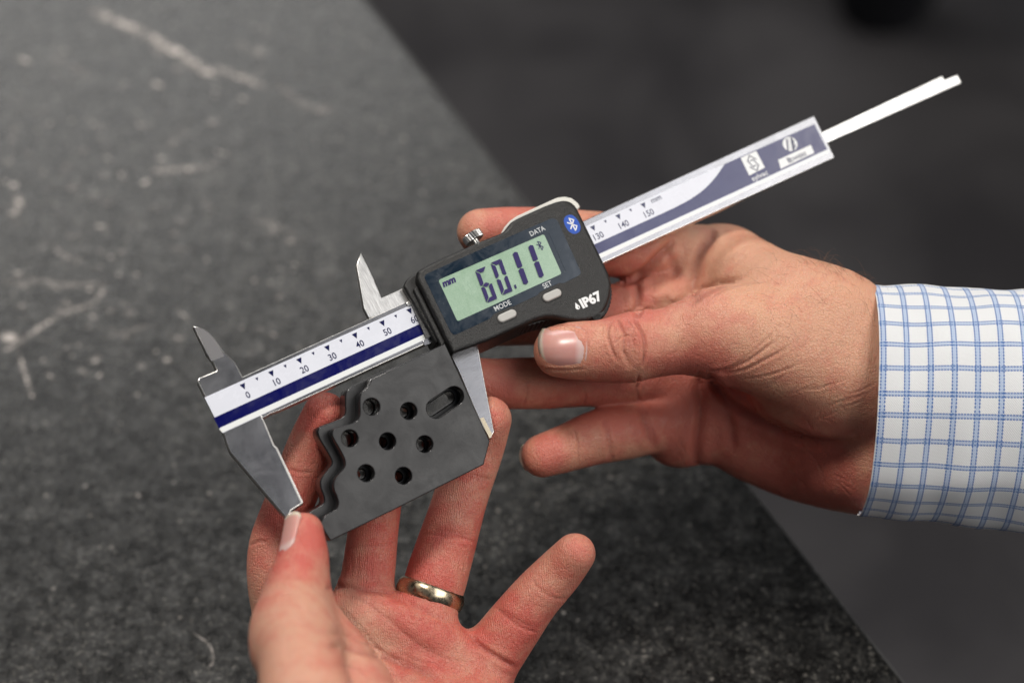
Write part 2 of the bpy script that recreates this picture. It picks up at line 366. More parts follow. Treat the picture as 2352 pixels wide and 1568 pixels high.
def word(s, px, size, m, bold=0.012, sx=1.0, rot=0.0, sp=1.0, name='lettering', h=None):
    h = HF+0.12 if h is None else h
    p = c(Z2, [px], h)[0]; me = text_mesh(s, size, bold, sp); me.transform(T2(p[0], p[1], h, rot, sx)); return cpart(name, me, m, hs)
word('DATA', (1435, 588), 2.35, M['grey_ink'], 0.012, 0.9)
word('MODE', (1072, 1366), 2.35, M['grey_ink'], 0.012, 0.92)
word('SET', (1540, 1148), 2.35, M['grey_ink'], 0.012, 0.9)
word('IP67', (1992, 1308), 4.35, M['white_ink'], 0.05, 1.0, h=HF+0.03)
p = c(Z2, [(1852, 1372)], HF)[0]
drop = [(p[0]+0.78*math.sin(a)*(1-0.0), p[1]-0.35-0.78*math.cos(a)) for a in np.linspace(-2.35, 2.35, 16)]+[(p[0]+0.05, p[1]+1.5)]
cpart('drop_symbol', sheet([drop], HF+0.03), M['white_ink'], hs)
cpart('drop_symbol', sheet([circle(p[0]+0.25, p[1]-0.5, 0.16, 10, 0.42)], HF+0.05), M['black_plastic'], hs)
p = c(Z2, [(1800, 516)], HF)[0]
bt = [(p[0]+2.45*math.copysign(abs(math.cos(a))**0.85, math.cos(a)), p[1]+3.45*math.copysign(abs(math.sin(a))**0.9, math.sin(a))) for a in np.linspace(0, 2*math.pi, 40, endpoint=False)]
cpart('wireless_badge', sheet([bt], HF+0.03), M['blue'], hs)
cpart('wireless_symbol', sheet(rune(p[0], p[1], 1.2, 2.35, 0.42), HF+0.05), M['white_ink'], hs)
# buttons
for q in ((1122, 1470), (1593, 1254)):
    p = c(Z2, [q], HF+0.6)[0]
    b_ = cpart('button', slab([pill((p[0]-1.95, p[1]+0.05), (p[0]+1.95, p[1]+0.05), 1.42)], HF-1, HF+0.75, 0.55, 4), M['button'], ang=60)
    cpart('button_collar', slab([pill((p[0]-1.95, p[1]+0.05), (p[0]+1.95, p[1]+0.05), 1.85)], HF-1, HF+0.14, 0.1, 2), M['black_plastic'], b_, 60)
# ivory rear cover lip
iv = c(Z2, [(1040, 640), (1090, 545), (1150, 477), (1220, 428), (1500, 300), (1640, 236), (1720, 224), (1795, 240), (1862, 292), (1884, 328), (1862, 352), (1800, 420), (1300, 560)], 1.0)
cpart('rear_cover', slab([iv], -7.5, 1.0, 0.4, 3), M['ivory'], ang=50)
# lock screw: knurled thumb wheel standing over the top edge
def knurl(r, h, n=22, depth=0.22):
    bm = bmesh.new(); rings = []
    prof = [(r-0.5, -h/2), (r-0.05, -h/2+0.25), (r, -h/2+0.5), (r, h/2-0.5), (r-0.05, h/2-0.25), (r-0.6, h/2)]
    for (rr, y) in prof:
        ring = []
        for i in range(n*2):
            a = 2*math.pi*i/(n*2)+y*0.03; q = rr-(depth if i % 2 else 0); ring.append(bm.verts.new((q*math.cos(a)*0.001, y*0.001, q*math.sin(a)*0.001)))
        rings.append(ring)
    for A, B in zip(rings, rings[1:]):
        for i in range(n*2): bm.faces.new((A[i], A[(i+1) % (n*2)], B[(i+1) % (n*2)], B[i]))
    bm.faces.new(rings[0]); bm.faces.new(rings[-1]); bmesh.ops.recalc_face_normals(bm, faces=bm.faces)
    me = bpy.data.meshes.new('knurl'); bm.to_mesh(me); bm.free(); return me
p = c(Z2, [(762, 652)], 0)[0]
me = knurl(3.5, 2.9, 24, 0.24); scr = new('lock_screw', setm(me, M['bright_steel']), cal, Matrix.Translation((p[0]*.001, p[1]*.001, 0)) @ Matrix.Rotation(math.radians(6), 4, 'Z'))
me = knurl(1.05, 4.5, 12, 0.12); new('stem', setm(me, M['bright_steel']), scr, Matrix.Translation((0, -0.003, 0)))
# thumb roller, ribbed edge under the housing
rl = [np.array(q) for q in c(Z4, [(700, 1100), (790, 1075), (870, 1052), (930, 1050), (1010, 1068), (1090, 1078), (1170, 1072), (1245, 1048), (1300, 1005), (1330, 950), (1345, 880), (1345, 820)], 3)]
rl = smooth_open(rl, 5); ctr = np.mean(rl, 0); rib = []
for i, q in enumerate(rl):
    d = rl[min(i+1, len(rl)-1)]-rl[max(i-1, 0)]; d /= np.linalg.norm(d); nn = np.array([d[1], -d[0]])
    if nn@(q-ctr) < 0 and i > 30: nn = -nn
    rib.append(tuple(q+nn*(0.32 if i % 2 else 0.0)))
inner = c(Z4, [(1270, 800), (1100, 900), (900, 980), (730, 1050)], 3)
cpart('thumb_roller', slab([rib+inner], -5, 3.4, 0.15), M['black_rubber'])
# depth rod
rod = c(Z8, [(500, 1195), (608, 1142), (1650, 655), (1668, 690), (1780, 645), (1813, 712), (650, 1230), (520, 1290)], -1.0)
cpart('depth_rod', slab([rod], -2.6, -1.0, 0.15), M['rod_steel'])
print('rod width', c(Z8, [(1000, 958), (1050, 1040)], -1))

# ------------------------------------------------------------------ the machined block
nb = np.array([-0.29, 0.09, 0.945]); nb /= np.linalg.norm(nb)     # away from the camera
wb = np.cross(nb, CF.e)
HB = 0.0
ob = CF.cam(*CF.loc(Z5(1350, 700), 0.0), 0.0) ; ob = ob - CF.n*(-5.5)
BF = Frame(ob, CF.e, wb)
blk = bpy.data.objects.new('machined_block', None); COL.objects.link(blk); blk.matrix_world = BF.matrix(); blk.empty_display_size = 0.01
tag(blk, 'dark grey machined metal block with seven round holes, a slot and a wavy stepped edge', 'metal block')
cb = lambda pts, h=0.0: BF.pts(tr(Z5, pts), h)
right = [(1668, 52), (1830, 400), (2052, 885), (2000, 1085), (1250, 1462)]
tipb = (687, 1736)
wave = [(600, 1590), (622, 1545), (660, 1510), (728, 1472), (752, 1432), (752, 1390), (735, 1340), (715, 1285), (718, 1230), (740, 1190), (790, 1130), (810, 1095), (812, 1060), (800, 1020), (770, 960), (735, 900), (708, 850), (702, 818), (712, 788), (745, 768), (860, 738), (908, 715), (932, 680), (940, 640), (938, 570), (940, 505), (960, 462), (1000, 425), (1022, 395), (1040, 352)]
wv = [tuple(p) for p in smooth_open([np.array(q) for q in cb(wave)], 3)]
F = [cb([q])[0] for q in right] + [cb([tipb])[0]] + wv
S1, S2 = 7.0, 15.0
led = [(470, 1560), (512, 1490), (600, 1436), (634, 1400), (628, 1350), (606, 1290), (600, 1235), (618, 1188), (672, 1120), (700, 1075), (690, 1032), (650, 960), (602, 880), (580, 822), (582, 785), (608, 756), (720, 715), (788, 680), (814, 640), (814, 560), (816, 490), (832, 446), (880, 412), (985, 360), (1010, 345)]
wl = [tuple(p) for p in smooth_open([np.array(q) for q in cb(led, -S1)], 3)]
inn = cb([(1660, 75), (1822, 410), (2040, 890), (1990, 1075), (1250, 1445), (690, 1720)])
G = [(x, y) for x, y in inn] + [cb([(620, 1640)])[0]] + wl
holes = [(1040, 590), (1358, 627), (853, 860), (1177, 885), (1495, 910), (993, 1158), (1313, 1180)]
hc = [cb([q])[0] for q in holes]
sa, sb = cb([(1590, 607)])[0], cb([(1748, 500)])[0]
R0 = 2.62
topm = slab([F]+[circle(x, y, R0) for x, y in hc]+[pill(sa, sb, 3.05)], -S1, 0, 0.36, 3)
M['wall'] = mat('machined_wall', (0.028, 0.028, 0.030), 0.22, 0.55, 0.5)
def walls(o):
    o.data.materials.append(M['wall'])
    for f in o.data.polygons:
        if abs(f.normal.z) < 0.97: f.material_index = 1
    return o
body = walls(cpart('block_body', topm, M['block'], blk, 45))
bm2 = slab([G]+[circle(x, y, q, 32) for (x, y), q in zip(hc, (2.34, 1.5, 2.3, 1.5, 1.9, 1.5, 1.5))]+[pill(sa, sb, 1.9)], -S2, -S1-0.02, 0.45, 3)
walls(cpart('stepped_base', bm2, M['block'], blk, 45))

# ------------------------------------------------------------------ table, floor, far dark bin
def plane_hit(u, v, z=0.0):
    d = ray(u, v); dw = d[0]*DX+d[1]*DY+d[2]*DZ; t = (z-CAM[2])/dw[2]; return CAM+dw*t
A, B = plane_hit(838, 0), plane_hit(2075, 1568)
dAB = (B-A)/np.linalg.norm(B-A); A2, B2 = A-dAB*900, B+dAB*400
left = np.array([-dAB[1], dAB[0], 0.0]); left = left if left[0] < 0 else -left
tt = [A2, B2, B2+left*1300, A2+left*1300]
tx = slab([[(p[0], p[1]) for p in tt]], -30, 0, 1.0, 3)
mt = mat('dark_stone_laminate', (0.05, 0.05, 0.05), 0.45, 0, 0.33); M['table'] = mt
vec = texco(mt); n1 = noise(mt, vec, 9, 5, 0.65, 0.3); n2 = noise(mt, vec, 110, 6, 0.75); n3 = noise(mt, vec, 480, 4, 0.7)
f = math_(mt, 'ADD', math_(mt, 'MULTIPLY', n1, 0.10), math_(mt, 'ADD', math_(mt, 'MULTIPLY', n2, 0.17), math_(mt, 'ADD', math_(mt, 'MULTIPLY', n3, 0.37), math_(mt, 'MULTIPLY', noise(mt, vec, 1100, 4, 0.7), 0.36))))
colr = ramp(mt, f, [(0.44, (0.0025, 0.0025, 0.0025)), (0.495, (0.006, 0.006, 0.006)), (0.525, (0.012, 0.0118, 0.011)), (0.555, (0.040, 0.038, 0.034)), (0.60, (0.18, 0.167, 0.15))])
vo = N(mt, 'ShaderNodeTexVoronoi'); vo.inputs['Scale'].default_value = 210; L(mt, vec, vo.inputs['Vector'])
fl = ramp(mt, vo.outputs['Distance'], [(0.0, (1, 1, 1)), (0.22, (0, 0, 0))])
sel = ramp(mt, noise(mt, vec, 33, 3, 0.6), [(0.42, (0, 0, 0)), (0.60, (1, 1, 1))])
sep = N(mt, 'ShaderNodeSeparateColor'); L(mt, vo.outputs['Color'], sep.inputs[0])
pick = ramp(mt, sep.outputs[0], [(0.66, (0, 0, 0)), (0.98, (1, 1, 1))])
glint_fleck = math_(mt, 'MULTIPLY', math_(mt, 'MULTIPLY', fl, sel), pick)  # pale flecks that also paint specular sparkle into the table colour
vo2 = N(mt, 'ShaderNodeTexVoronoi'); vo2.inputs['Scale'].default_value = 620; L(mt, vec, vo2.inputs['Vector'])
fl2 = ramp(mt, vo2.outputs['Distance'], [(0.0, (1, 1, 1)), (0.3, (0, 0, 0))]); sep2 = N(mt, 'ShaderNodeSeparateColor'); L(mt, vo2.outputs['Color'], sep2.inputs[0])
fl2 = math_(mt, 'MULTIPLY', fl2, ramp(mt, sep2.outputs[1], [(0.75, (0, 0, 0)), (1.0, (0.35, 0.35, 0.35))]))
colr = mix(mt, fl2, colr, (0.25, 0.24, 0.22))
colr = mix(mt, glint_fleck, colr, (0.60, 0.55, 0.50))
L(mt, colr, BS(mt).inputs['Base Color'])
L(mt, ramp(mt, n2, [(0.35, (0.22,)*3), (0.65, (0.36,)*3)]), BS(mt).inputs['Roughness'])
spc = math_(mt, 'ADD', math_(mt, 'MULTIPLY', n2, 0.5), math_(mt, 'MULTIPLY', noise(mt, vec, 380, 5, 0.7, 0.4), 0.5))
L(mt, ramp(mt, spc, [(0.38, (0.16,)*3), (0.50, (0.28,)*3), (0.62, (0.55,)*3)]), BS(mt).inputs['Specular IOR Level'])
L(mt, bumpnode(mt, f, 0.00028, 0.8), BS(mt).inputs['Normal'])
table = new('table', setm(tx, mt)); shade(tx)
tag(table, 'dark slate grey table top with pale scuffs and scratches under the hands', 'table')
# pale scuffs on the table: thin uneven chalky strips lying on it
ms = mat('pale_scuff', (0.70, 0.64, 0.60), 0.7); M['scuff'] = ms
vec = texco(ms); aph = ramp(ms, noise(ms, vec, 160, 4, 0.7), [(0.36, (0, 0, 0)), (0.62, (1, 1, 1))])
sc_a = N(ms, 'ShaderNodeAttribute'); sc_a.attribute_name = 'fade'
L(ms, math_(ms, 'MULTIPLY', aph, sc_a.outputs['Fac'], clamp=True), BS(ms).inputs['Alpha'])
def scuff(pts, wd, strength=0.7):
    P = smooth_open([plane_hit(*q)[:2] for q in pts], 8); bm = bmesh.new(); lay = bm.verts.layers.float.new('fade'); rows = []
    for i, q in enumerate(P):
        d = P[min(i+1, len(P)-1)]-P[max(i-1, 0)]; d = d/np.linalg.norm(d); nn = np.array([-d[1], d[0]])
        e_ = min(1, i/4, (len(P)-1-i)/4); w_ = wd*(0.6+0.4*e_)*(0.8+0.4*random.random())
        row = []
        for s, f_ in ((-1, 0), (-0.4, 1), (0.4, 1), (1, 0)):
            v_ = bm.verts.new((*((q+nn*s*w_/2)*0.001), 0.00015)); v_[lay] = f_*strength*e_*(0.6+0.4*random.random()); row.append(v_)
        rows.append(row)
    for a_, b_ in zip(rows, rows[1:]):
        for j in range(3): bm.faces.new((a_[j], b_[j], b_[j+1], a_[j+1]))
    me = bpy.data.meshes.new('scuff'); bm.to_mesh(me); bm.free(); return new('scuff_mark', setm(me, ms), table)
scuff([(200, 20), (300, 62), (390, 110), (450, 150), (500, 180)], 7.0, 0.95)
scuff([(480, 150), (560, 180), (620, 205)], 5.0, 0.7)
scuff([(355, 105), (375, 125)], 7, 0.8); scuff([(580, 110), (610, 130)], 7, 0.5)
scuff([(330, 395), (390, 390), (470, 385), (510, 365)], 3.5, 0.6)
scuff([(245, 645), (220, 690), (150, 720), (95, 750), (40, 790), (0, 810)], 3.0, 0.7)
scuff([(0, 765), (22, 775), (45, 785)], 6.5, 0.95)
scuff([(40, 800), (55, 850), (70, 900), (78, 915)], 2.2, 0.8)
scuff([(0, 650), (80, 645), (170, 655), (240, 650)], 3.0, 0.5)
scuff([(230, 780), (300, 760), (370, 740)], 3.0, 0.3)
scuff([(440, 1450), (480, 1480), (490, 1515), (475, 1540)], 1.2, 0.5)
scuff([(100, 130), (160, 150), (220, 190)], 5.0, 0.25); scuff([(620, 180), (700, 240), (780, 260)], 5, 0.3)
scuff([(30, 440), (45, 470), (20, 500)], 5.0, 0.8); scuff([(120, 560), (150, 590), (200, 600)], 3.0, 0.5)
scuff([(560, 500), (640, 520), (700, 560)], 3, 0.25); scuff([(310, 1130), (325, 1145)], 2, 0.7)
for i in range(120):
    u0, v0 = random.uniform(0, 760)*random.uniform(0.3, 1), random.uniform(60, 860); a_ = random.uniform(-0.6, 0.6); l_ = random.uniform(8, 40)
    scuff([(u0, v0), (u0+l_*math.cos(a_)*0.5, v0+l_*math.sin(a_)*0.5+2), (u0+l_*math.cos(a_), v0+l_*math.sin(a_))], random.uniform(0.8, 3.6), random.uniform(0.3, 1.0))
# thin paler band along the table edge
me = slab([[(A2[0]+left[0]*x_, A2[1]+left[1]*x_) for x_ in (-0.9,)]+[(B2[0]+left[0]*-0.9, B2[1]+left[1]*-0.9), (B2[0]-left[0]*0.2, B2[1]-left[1]*0.2), (A2[0]-left[0]*0.2, A2[1]-left[1]*0.2)]], -28, -0.6, 0.0)
mE = mat('edge_band', (0.04, 0.04, 0.04), 0.5, bump=(300, 0.0004)); new('edge_band', setm(me, mE), table)
# floor, 0.72 m below
FZ = -720.0
mf = mat('dark_floor', (0.05, 0.048, 0.05), 0.8, 0, 0.14)
vec = texco(mf); L(mf, ramp(mf, noise(mf, vec, 5, 5, 0.6, 0.5), [(0.38, (0.026, 0.0245, 0.027)), (0.62, (0.050, 0.0475, 0.050))]), BS(mf).inputs['Base Color'])
L(mf, bumpnode(mf, noise(mf, vec, 60, 5), 0.003), BS(mf).inputs['Normal'])
bm = bmesh.new(); R_ = 6.0
for x, y in ((-R_, -R_), (R_, -R_), (R_, R_), (-R_, R_)): bm.verts.new((x, y, FZ*0.001))
bm.faces.new(bm.verts); me = bpy.data.meshes.new('floor'); bm.to_mesh(me); bm.free()
tag(new('floor', setm(me, mf)), kind='structure')
# dark tapered bin
pb = plane_hit(2030, 70, FZ)
bm = bmesh.new(); prof = [(34, 0), (42, 4), (150, 330), (160, 352), (166, 356), (166, 364), (156, 364), (140, 330), (36, 14), (0.01, 12)]; rings = []
for r_, z_ in prof: rings.append([bm.verts.new((r_*math.cos(2*math.pi*i/40)*.001, r_*math.sin(2*math.pi*i/40)*.001, z_*.001)) for i in range(40)])
for a_, b_ in zip(rings, rings[1:]):
    for i in range(40): bm.faces.new((a_[i], a_[(i+1) % 40], b_[(i+1) % 40], b_[i]))
bmesh.ops.recalc_face_normals(bm, faces=bm.faces); me = bpy.data.meshes.new('bin'); bm.to_mesh(me); bm.free()
mb = mat('black_bin', (0.016, 0.016, 0.020), 0.7, 0, 0.3); shade(me)
bo = new('waste_bin', setm(me, mb)); bo.location = (pb[0]*.001, (pb[1]+30)*.001, FZ*.001)
tag(bo, 'blurred black tapered bin standing on the floor beyond the table', 'bin')
#HANDS#
# ------------------------------------------------------------------ hands: one continuous surface each, from blended tapering limbs
HX = 0.55                        # grid step, mm
class Field:
    def __init__(s, lo, hi):
        s.lo = np.array(lo, float); s.n = np.ceil((np.array(hi)-s.lo)/HX).astype(int)+1; s.F = None
    def blank(s): return np.full(tuple(s.n), 12.0, np.float32)
    def cone(s, F, a, b, ra, rb):        # plain union of a round cone into F
        R = max(ra, rb)+8
        i0 = np.maximum(np.floor((np.minimum(a, b)-R-s.lo)/HX).astype(int), 0); i1 = np.minimum(np.ceil((np.maximum(a, b)+R-s.lo)/HX).astype(int)+1, s.n)
        if (i1 <= i0).any(): return
        g = [(s.lo[k]+np.arange(i0[k], i1[k])*HX).astype(np.float32) for k in range(3)]
        X, Y, Zz = np.meshgrid(*g, indexing='ij', sparse=True)
        d = b-a; l2 = float(d@d)+1e-9
        h = np.clip(((X-a[0])*d[0]+(Y-a[1])*d[1]+(Zz-a[2])*d[2])/l2, 0, 1)
        q = np.sqrt((X-a[0]-h*d[0])**2+(Y-a[1]-h*d[1])**2+(Zz-a[2]-h*d[2])**2)-(ra+(rb-ra)*h)
        sl = tuple(slice(i0[k], i1[k]) for k in range(3)); F[sl] = np.minimum(F[sl], q)
    def chain(s, pts, steps=5):          # pts: (u, v, depth, radius in picture units)
        P = [np.append(ray(u, v)*z, r*z/KF) for u, v, z, r in pts]
        if len(P) > 1: P = smooth_open(P, steps)
        F = s.blank()
        if len(P) == 1: s.cone(F, P[0][:3], P[0][:3]+0.01, P[0][3], P[0][3])
        for a, b in zip(P, P[1:]): s.cone(F, a[:3], b[:3], a[3], b[3])
        return F
def smin(A, B, k):
    h = np.maximum(k-np.abs(A-B), 0)/k
    return np.minimum(A, B)-h*h*k*0.25
def blur(F, n=1):
    for _ in range(n):
        for ax in range(3):
            G = F.copy(); sl = [slice(None)]*3; a = list(sl); b = list(sl); c_ = list(sl)
            a[ax] = slice(0, -2); b[ax] = slice(2, None); c_[ax] = slice(1, -1)
            G[tuple(c_)] = 0.5*F[tuple(c_)]+0.25*(F[tuple(a)]+F[tuple(b)]); F = G
    return F
def nets(F, lo):
    s = F < 0; c_ = np.zeros(tuple(np.array(F.shape)-1), np.uint8)
    for i in (0, 1):
        for j in (0, 1):
            for k in (0, 1): c_ += s[i:F.shape[0]-1+i, j:F.shape[1]-1+j, k:F.shape[2]-1+k]
    act = np.argwhere((c_ > 0) & (c_ < 8)); idx = np.full(c_.shape, -1, np.int64); idx[tuple(act.T)] = np.arange(len(act))
    corner = [(i, j, k) for i in (0, 1) for j in (0, 1) for k in (0, 1)]
    acc = np.zeros((len(act), 3)); cnt = np.zeros(len(act))
    for A_ in corner:
        for B_ in corner:
            if sum(abs(a-b) for a, b in zip(A_, B_)) != 1 or A_ > B_: continue
            fa = F[tuple((act+A_).T)]; fb = F[tuple((act+B_).T)]; m_ = (fa < 0) != (fb < 0)
            t = np.where(m_, fa/np.where(m_, fa-fb, 1), 0)
            p = np.array(A_)+t[:, None]*(np.array(B_)-np.array(A_)); acc += p*m_[:, None]; cnt += m_
    V = (act+acc/cnt[:, None])*HX+lo
    faces = []
    for ax in range(3):
        o1, o2 = [k for k in range(3) if k != ax]
        sl0 = [slice(1, -1)]*3; sl1 = [slice(1, -1)]*3; sl0[ax] = slice(0, -1); sl1[ax] = slice(1, None)
        f0 = s[tuple(sl0)]; f1 = s[tuple(sl1)]
        e = np.argwhere(f0 != f1); off = np.array([1, 1, 1]); off[ax] = 0; g = e+off
        inside = f0[tuple(e.T)]
        def gi(d1, d2):
            q = g.copy(); q[:, o1] -= d1; q[:, o2] -= d2; return idx[tuple(q.T)]
        quad = np.stack([gi(0, 0), gi(1, 0), gi(1, 1), gi(0, 1)], 1)
        flip = inside if ax != 1 else ~inside
        quad[~flip] = quad[~flip][:, ::-1]; faces.append(quad)
    Fc = np.concatenate(faces); Fc = Fc[(Fc >= 0).all(1)]
    return V, Fc
def lap(V, Fc, n, lam=0.5):
    E = np.concatenate([Fc[:, [0, 1]], Fc[:, [1, 2]], Fc[:, [2, 3]], Fc[:, [3, 0]]]); a = np.concatenate([E[:, 0], E[:, 1]]); b = np.concatenate([E[:, 1], E[:, 0]])
    deg = np.bincount(a, minlength=len(V))[:, None]
    for it in range(n):
        s_ = np.stack([np.bincount(a, V[b, k], minlength=len(V)) for k in range(3)], 1)/np.maximum(deg, 1)
        V = V+(s_-V)*(lam if it % 2 == 0 else -lam*1.02)
    return V
def normals(V, Fc):
    n = np.cross(V[Fc[:, 2]]-V[Fc[:, 0]], V[Fc[:, 3]]-V[Fc[:, 1]]); out = np.zeros_like(V)
    for k in range(4):
        for j in range(3): out[:, j] += np.bincount(Fc[:, k], n[:, j], minlength=len(V))
    return out/np.maximum(np.linalg.norm(out, axis=1), 1e-9)[:, None]
def vis(V, Nn, tol=3.0):         # nearest surface as seen from the front (camera mm space), 8 px bins
    u = V[:, 0]/V[:, 2]*KF+1176; v_ = V[:, 1]/V[:, 2]*KF+784
    key = (np.floor(u/7).astype(int)+400)*4000+np.floor(v_/7).astype(int)+400
    o = np.argsort(key); ks = key[o]; zs = V[o, 2]; st = np.flatnonzero(np.r_[True, ks[1:] != ks[:-1]])
    mn = np.minimum.reduceat(zs, st); z0 = np.empty(len(V)); z0[o] = np.repeat(mn, np.diff(np.r_[st, len(ks)]))
    return u, v_, (V[:, 2]-z0 < tol)
def seg_dist(u, v_, poly):
    best = np.full(len(u), 1e9); par = np.zeros(len(u)); n = len(poly)-1
    for i, (a, b) in enumerate(zip(poly, poly[1:])):
        d = np.array(b)-np.array(a); t = np.clip(((u-a[0])*d[0]+(v_-a[1])*d[1])/(d@d+1e-9), 0, 1)
        q = np.hypot(u-a[0]-t*d[0], v_-a[1]-t*d[1]); m_ = q < best; best[m_] = q[m_]; par[m_] = (i+t[m_])/n
    return best, par
def wob(P, seed, f, amp):        # cheap smooth 3-D wobble
    r = np.random.RandomState(seed); o = np.zeros(len(P))
    for _ in range(7):
        k = r.normal(size=3); k /= np.linalg.norm(k); k *= f*r.uniform(0.6, 1.8); o += np.sin(P@k+r.uniform(0, 6.28))
    return o*amp/2.6
def build_hand(name, lo, hi, palm, fingers, creases, tints, mtr, parent, kp=7.0, kf=6.0):
    fd = Field(lo, hi); P = None
    for ch in palm:
        Q = fd.chain(ch, 4); P = Q if P is None else smin(P, Q, kp)
    T = None
    for ch, k in fingers:
        Q = smin(P, fd.chain(ch, 5), k); T = Q if T is None else smin(T, Q, 0.7)
    T = blur(T, 2)
    V, Fc = nets(T, fd.lo); V = lap(V, Fc, 4)
    Nn = normals(V, Fc)
    if (Nn*(V-V.mean(0))).sum() < 0: Fc = Fc[:, ::-1]; Nn = -Nn
    V = V+Nn*(wob(V, 3, 0.22, 0.10)+wob(V, 5, 0.7, 0.035))[:, None]
    u, v_, ok = vis(V, Nn); ok &= (Nn[:, 2] < 0.25)
    crease = np.zeros(len(V)); disp = np.zeros(len(V))
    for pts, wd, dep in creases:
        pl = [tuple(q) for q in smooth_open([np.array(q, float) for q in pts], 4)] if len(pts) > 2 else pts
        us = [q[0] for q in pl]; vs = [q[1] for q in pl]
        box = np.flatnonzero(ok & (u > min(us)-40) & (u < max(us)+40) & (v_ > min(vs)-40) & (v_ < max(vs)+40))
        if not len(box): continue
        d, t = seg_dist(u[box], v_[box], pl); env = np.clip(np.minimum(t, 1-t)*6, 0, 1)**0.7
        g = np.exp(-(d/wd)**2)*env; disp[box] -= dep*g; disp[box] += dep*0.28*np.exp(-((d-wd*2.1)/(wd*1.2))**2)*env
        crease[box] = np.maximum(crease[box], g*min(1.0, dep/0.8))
    V = V+Nn*disp[:, None]
    red = 0.5+wob(V, 11, 0.10, 0.22)+wob(V, 17, 0.35, 0.13)
    for (cu_, cv, cr, amt) in tints:
        red += (1.35 if amt > 0 else 1.0)*amt*np.exp(-((u-cu_)**2+(v_-cv)**2)/(cr*cr))
    Wd = cam2w(V)*0.001
    me = bpy.data.meshes.new(name); me.vertices.add(len(V)); me.loops.add(Fc.size); me.polygons.add(len(Fc))
    me.vertices.foreach_set('co', Wd.astype(np.float32).ravel()); me.loops.foreach_set('vertex_index', Fc.astype(np.int32).ravel())
    me.polygons.foreach_set('loop_start', (np.arange(len(Fc))*4).astype(np.int32)); me.polygons.foreach_set('use_smooth', np.ones(len(Fc), bool))
    me.update(calc_edges=True)
    for nm_, arr in (('crease', crease), ('red', np.clip(red, 0, 1))):
        at = me.attributes.new(nm_, 'FLOAT', 'POINT'); at.data.foreach_set('value', arr.astype(np.float32))
    setm(me, mtr)
    org = parent.location.copy(); me.transform(Matrix.Translation(-org))
    o = new(name, me, parent); print(name, len(V))
    return o, V, Fc
# skin
def skin(name, pale, ruddy, deep, ridge=0.00006):
    m = bpy.data.materials.new(name); m.use_nodes = True; b = BS(m)
    ar = N(m, 'ShaderNodeAttribute'); ar.attribute_name = 'red'; ac = N(m, 'ShaderNodeAttribute'); ac.attribute_name = 'crease'
    vec = texco(m); mott = noise(m, vec, 240, 5, 0.65); big = noise(m, vec, 60, 4, 0.6, 0.4)
    f = math_(m, 'ADD', ar.outputs['Fac'], math_(m, 'MULTIPLY', math_(m, 'ADD', math_(m, 'ADD', mott, big), -1.0), 1.25), clamp=True)
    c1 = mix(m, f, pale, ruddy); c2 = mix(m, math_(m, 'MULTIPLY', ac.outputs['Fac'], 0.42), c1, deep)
    L(m, c2, b.inputs['Base Color'])
    vo = N(m, 'ShaderNodeTexVoronoi'); vo.feature = 'DISTANCE_TO_EDGE'; vo.inputs['Scale'].default_value = 950
    nz = N(m, 'ShaderNodeTexNoise'); nz.inputs['Scale'].default_value = 300; L(m, vec, nz.inputs['Vector'])
    mv = N(m, 'ShaderNodeMix', data_type='VECTOR'); mv.inputs[0].default_value = 0.0006; L(m, vec, mv.inputs[4]); L(m, nz.outputs['Color'], mv.inputs[5])
    L(m, mv.outputs[1], vo.inputs['Vector'])
    lines = math_(m, 'MINIMUM', vo.outputs['Distance'], 0.12)
    h = math_(m, 'ADD', math_(m, 'MULTIPLY', lines, 4.0), noise(m, vec, 1500, 3, 0.6))
    nb1 = bumpnode(m, h, 0.00018, 1.0)
    wt = N(m, 'ShaderNodeTexWave'); wt.inputs['Scale'].default_value = 520; wt.inputs['Distortion'].default_value = 14; wt.inputs['Detail'].default_value = 2; wt.inputs['Detail Scale'].default_value = 0.35
    L(m, vec, wt.inputs['Vector']); nb1 = bumpnode(m, wt.outputs['Fac'], ridge, 1.0, nb1)
    nb2 = bumpnode(m, noise(m, texco(m, (1, 1, 1)), 420, 4, 0.65, 1.2), 0.0005, 0.7, nb1)
    L(m, nb2, b.inputs['Normal'])
    L(m, ramp(m, mott, [(0.3, (0.34,)*3), (0.7, (0.50,)*3)]), b.inputs['Roughness'])
    b.inputs['Specular IOR Level'].default_value = 0.5
    b.inputs['Subsurface Weight'].default_value = 0.25; b.inputs['Subsurface Radius'].default_value = (1.0, 0.32, 0.16)
    b.inputs['Subsurface Scale'].default_value = 0.0032
    return m
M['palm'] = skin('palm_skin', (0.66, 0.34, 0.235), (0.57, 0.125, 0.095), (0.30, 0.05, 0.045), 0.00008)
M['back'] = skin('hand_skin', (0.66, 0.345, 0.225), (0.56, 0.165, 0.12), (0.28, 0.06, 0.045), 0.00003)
M['nail'] = mat('fingernail', (0.66, 0.36, 0.32), 0.28, 0, 0.5, Subsurface_Weight=0.2, Subsurface_Scale=0.002)
t6 = lambda l, s=0.48741: [(*Z6(q[0], q[1]), q[2], q[3]*s) for q in l]
t7 = lambda l, s=0.48741: [(*Z7(q[0], q[1]), q[2], q[3]*s) for q in l]
def hand_root(name, u, v, z, label):
    o = bpy.data.objects.new(name, None); COL.objects.link(o); o.empty_display_size = 0.01
    o.location = Vector(cam2w(ray(u, v)*z)*0.001); tag(o, label, 'hand'); return o
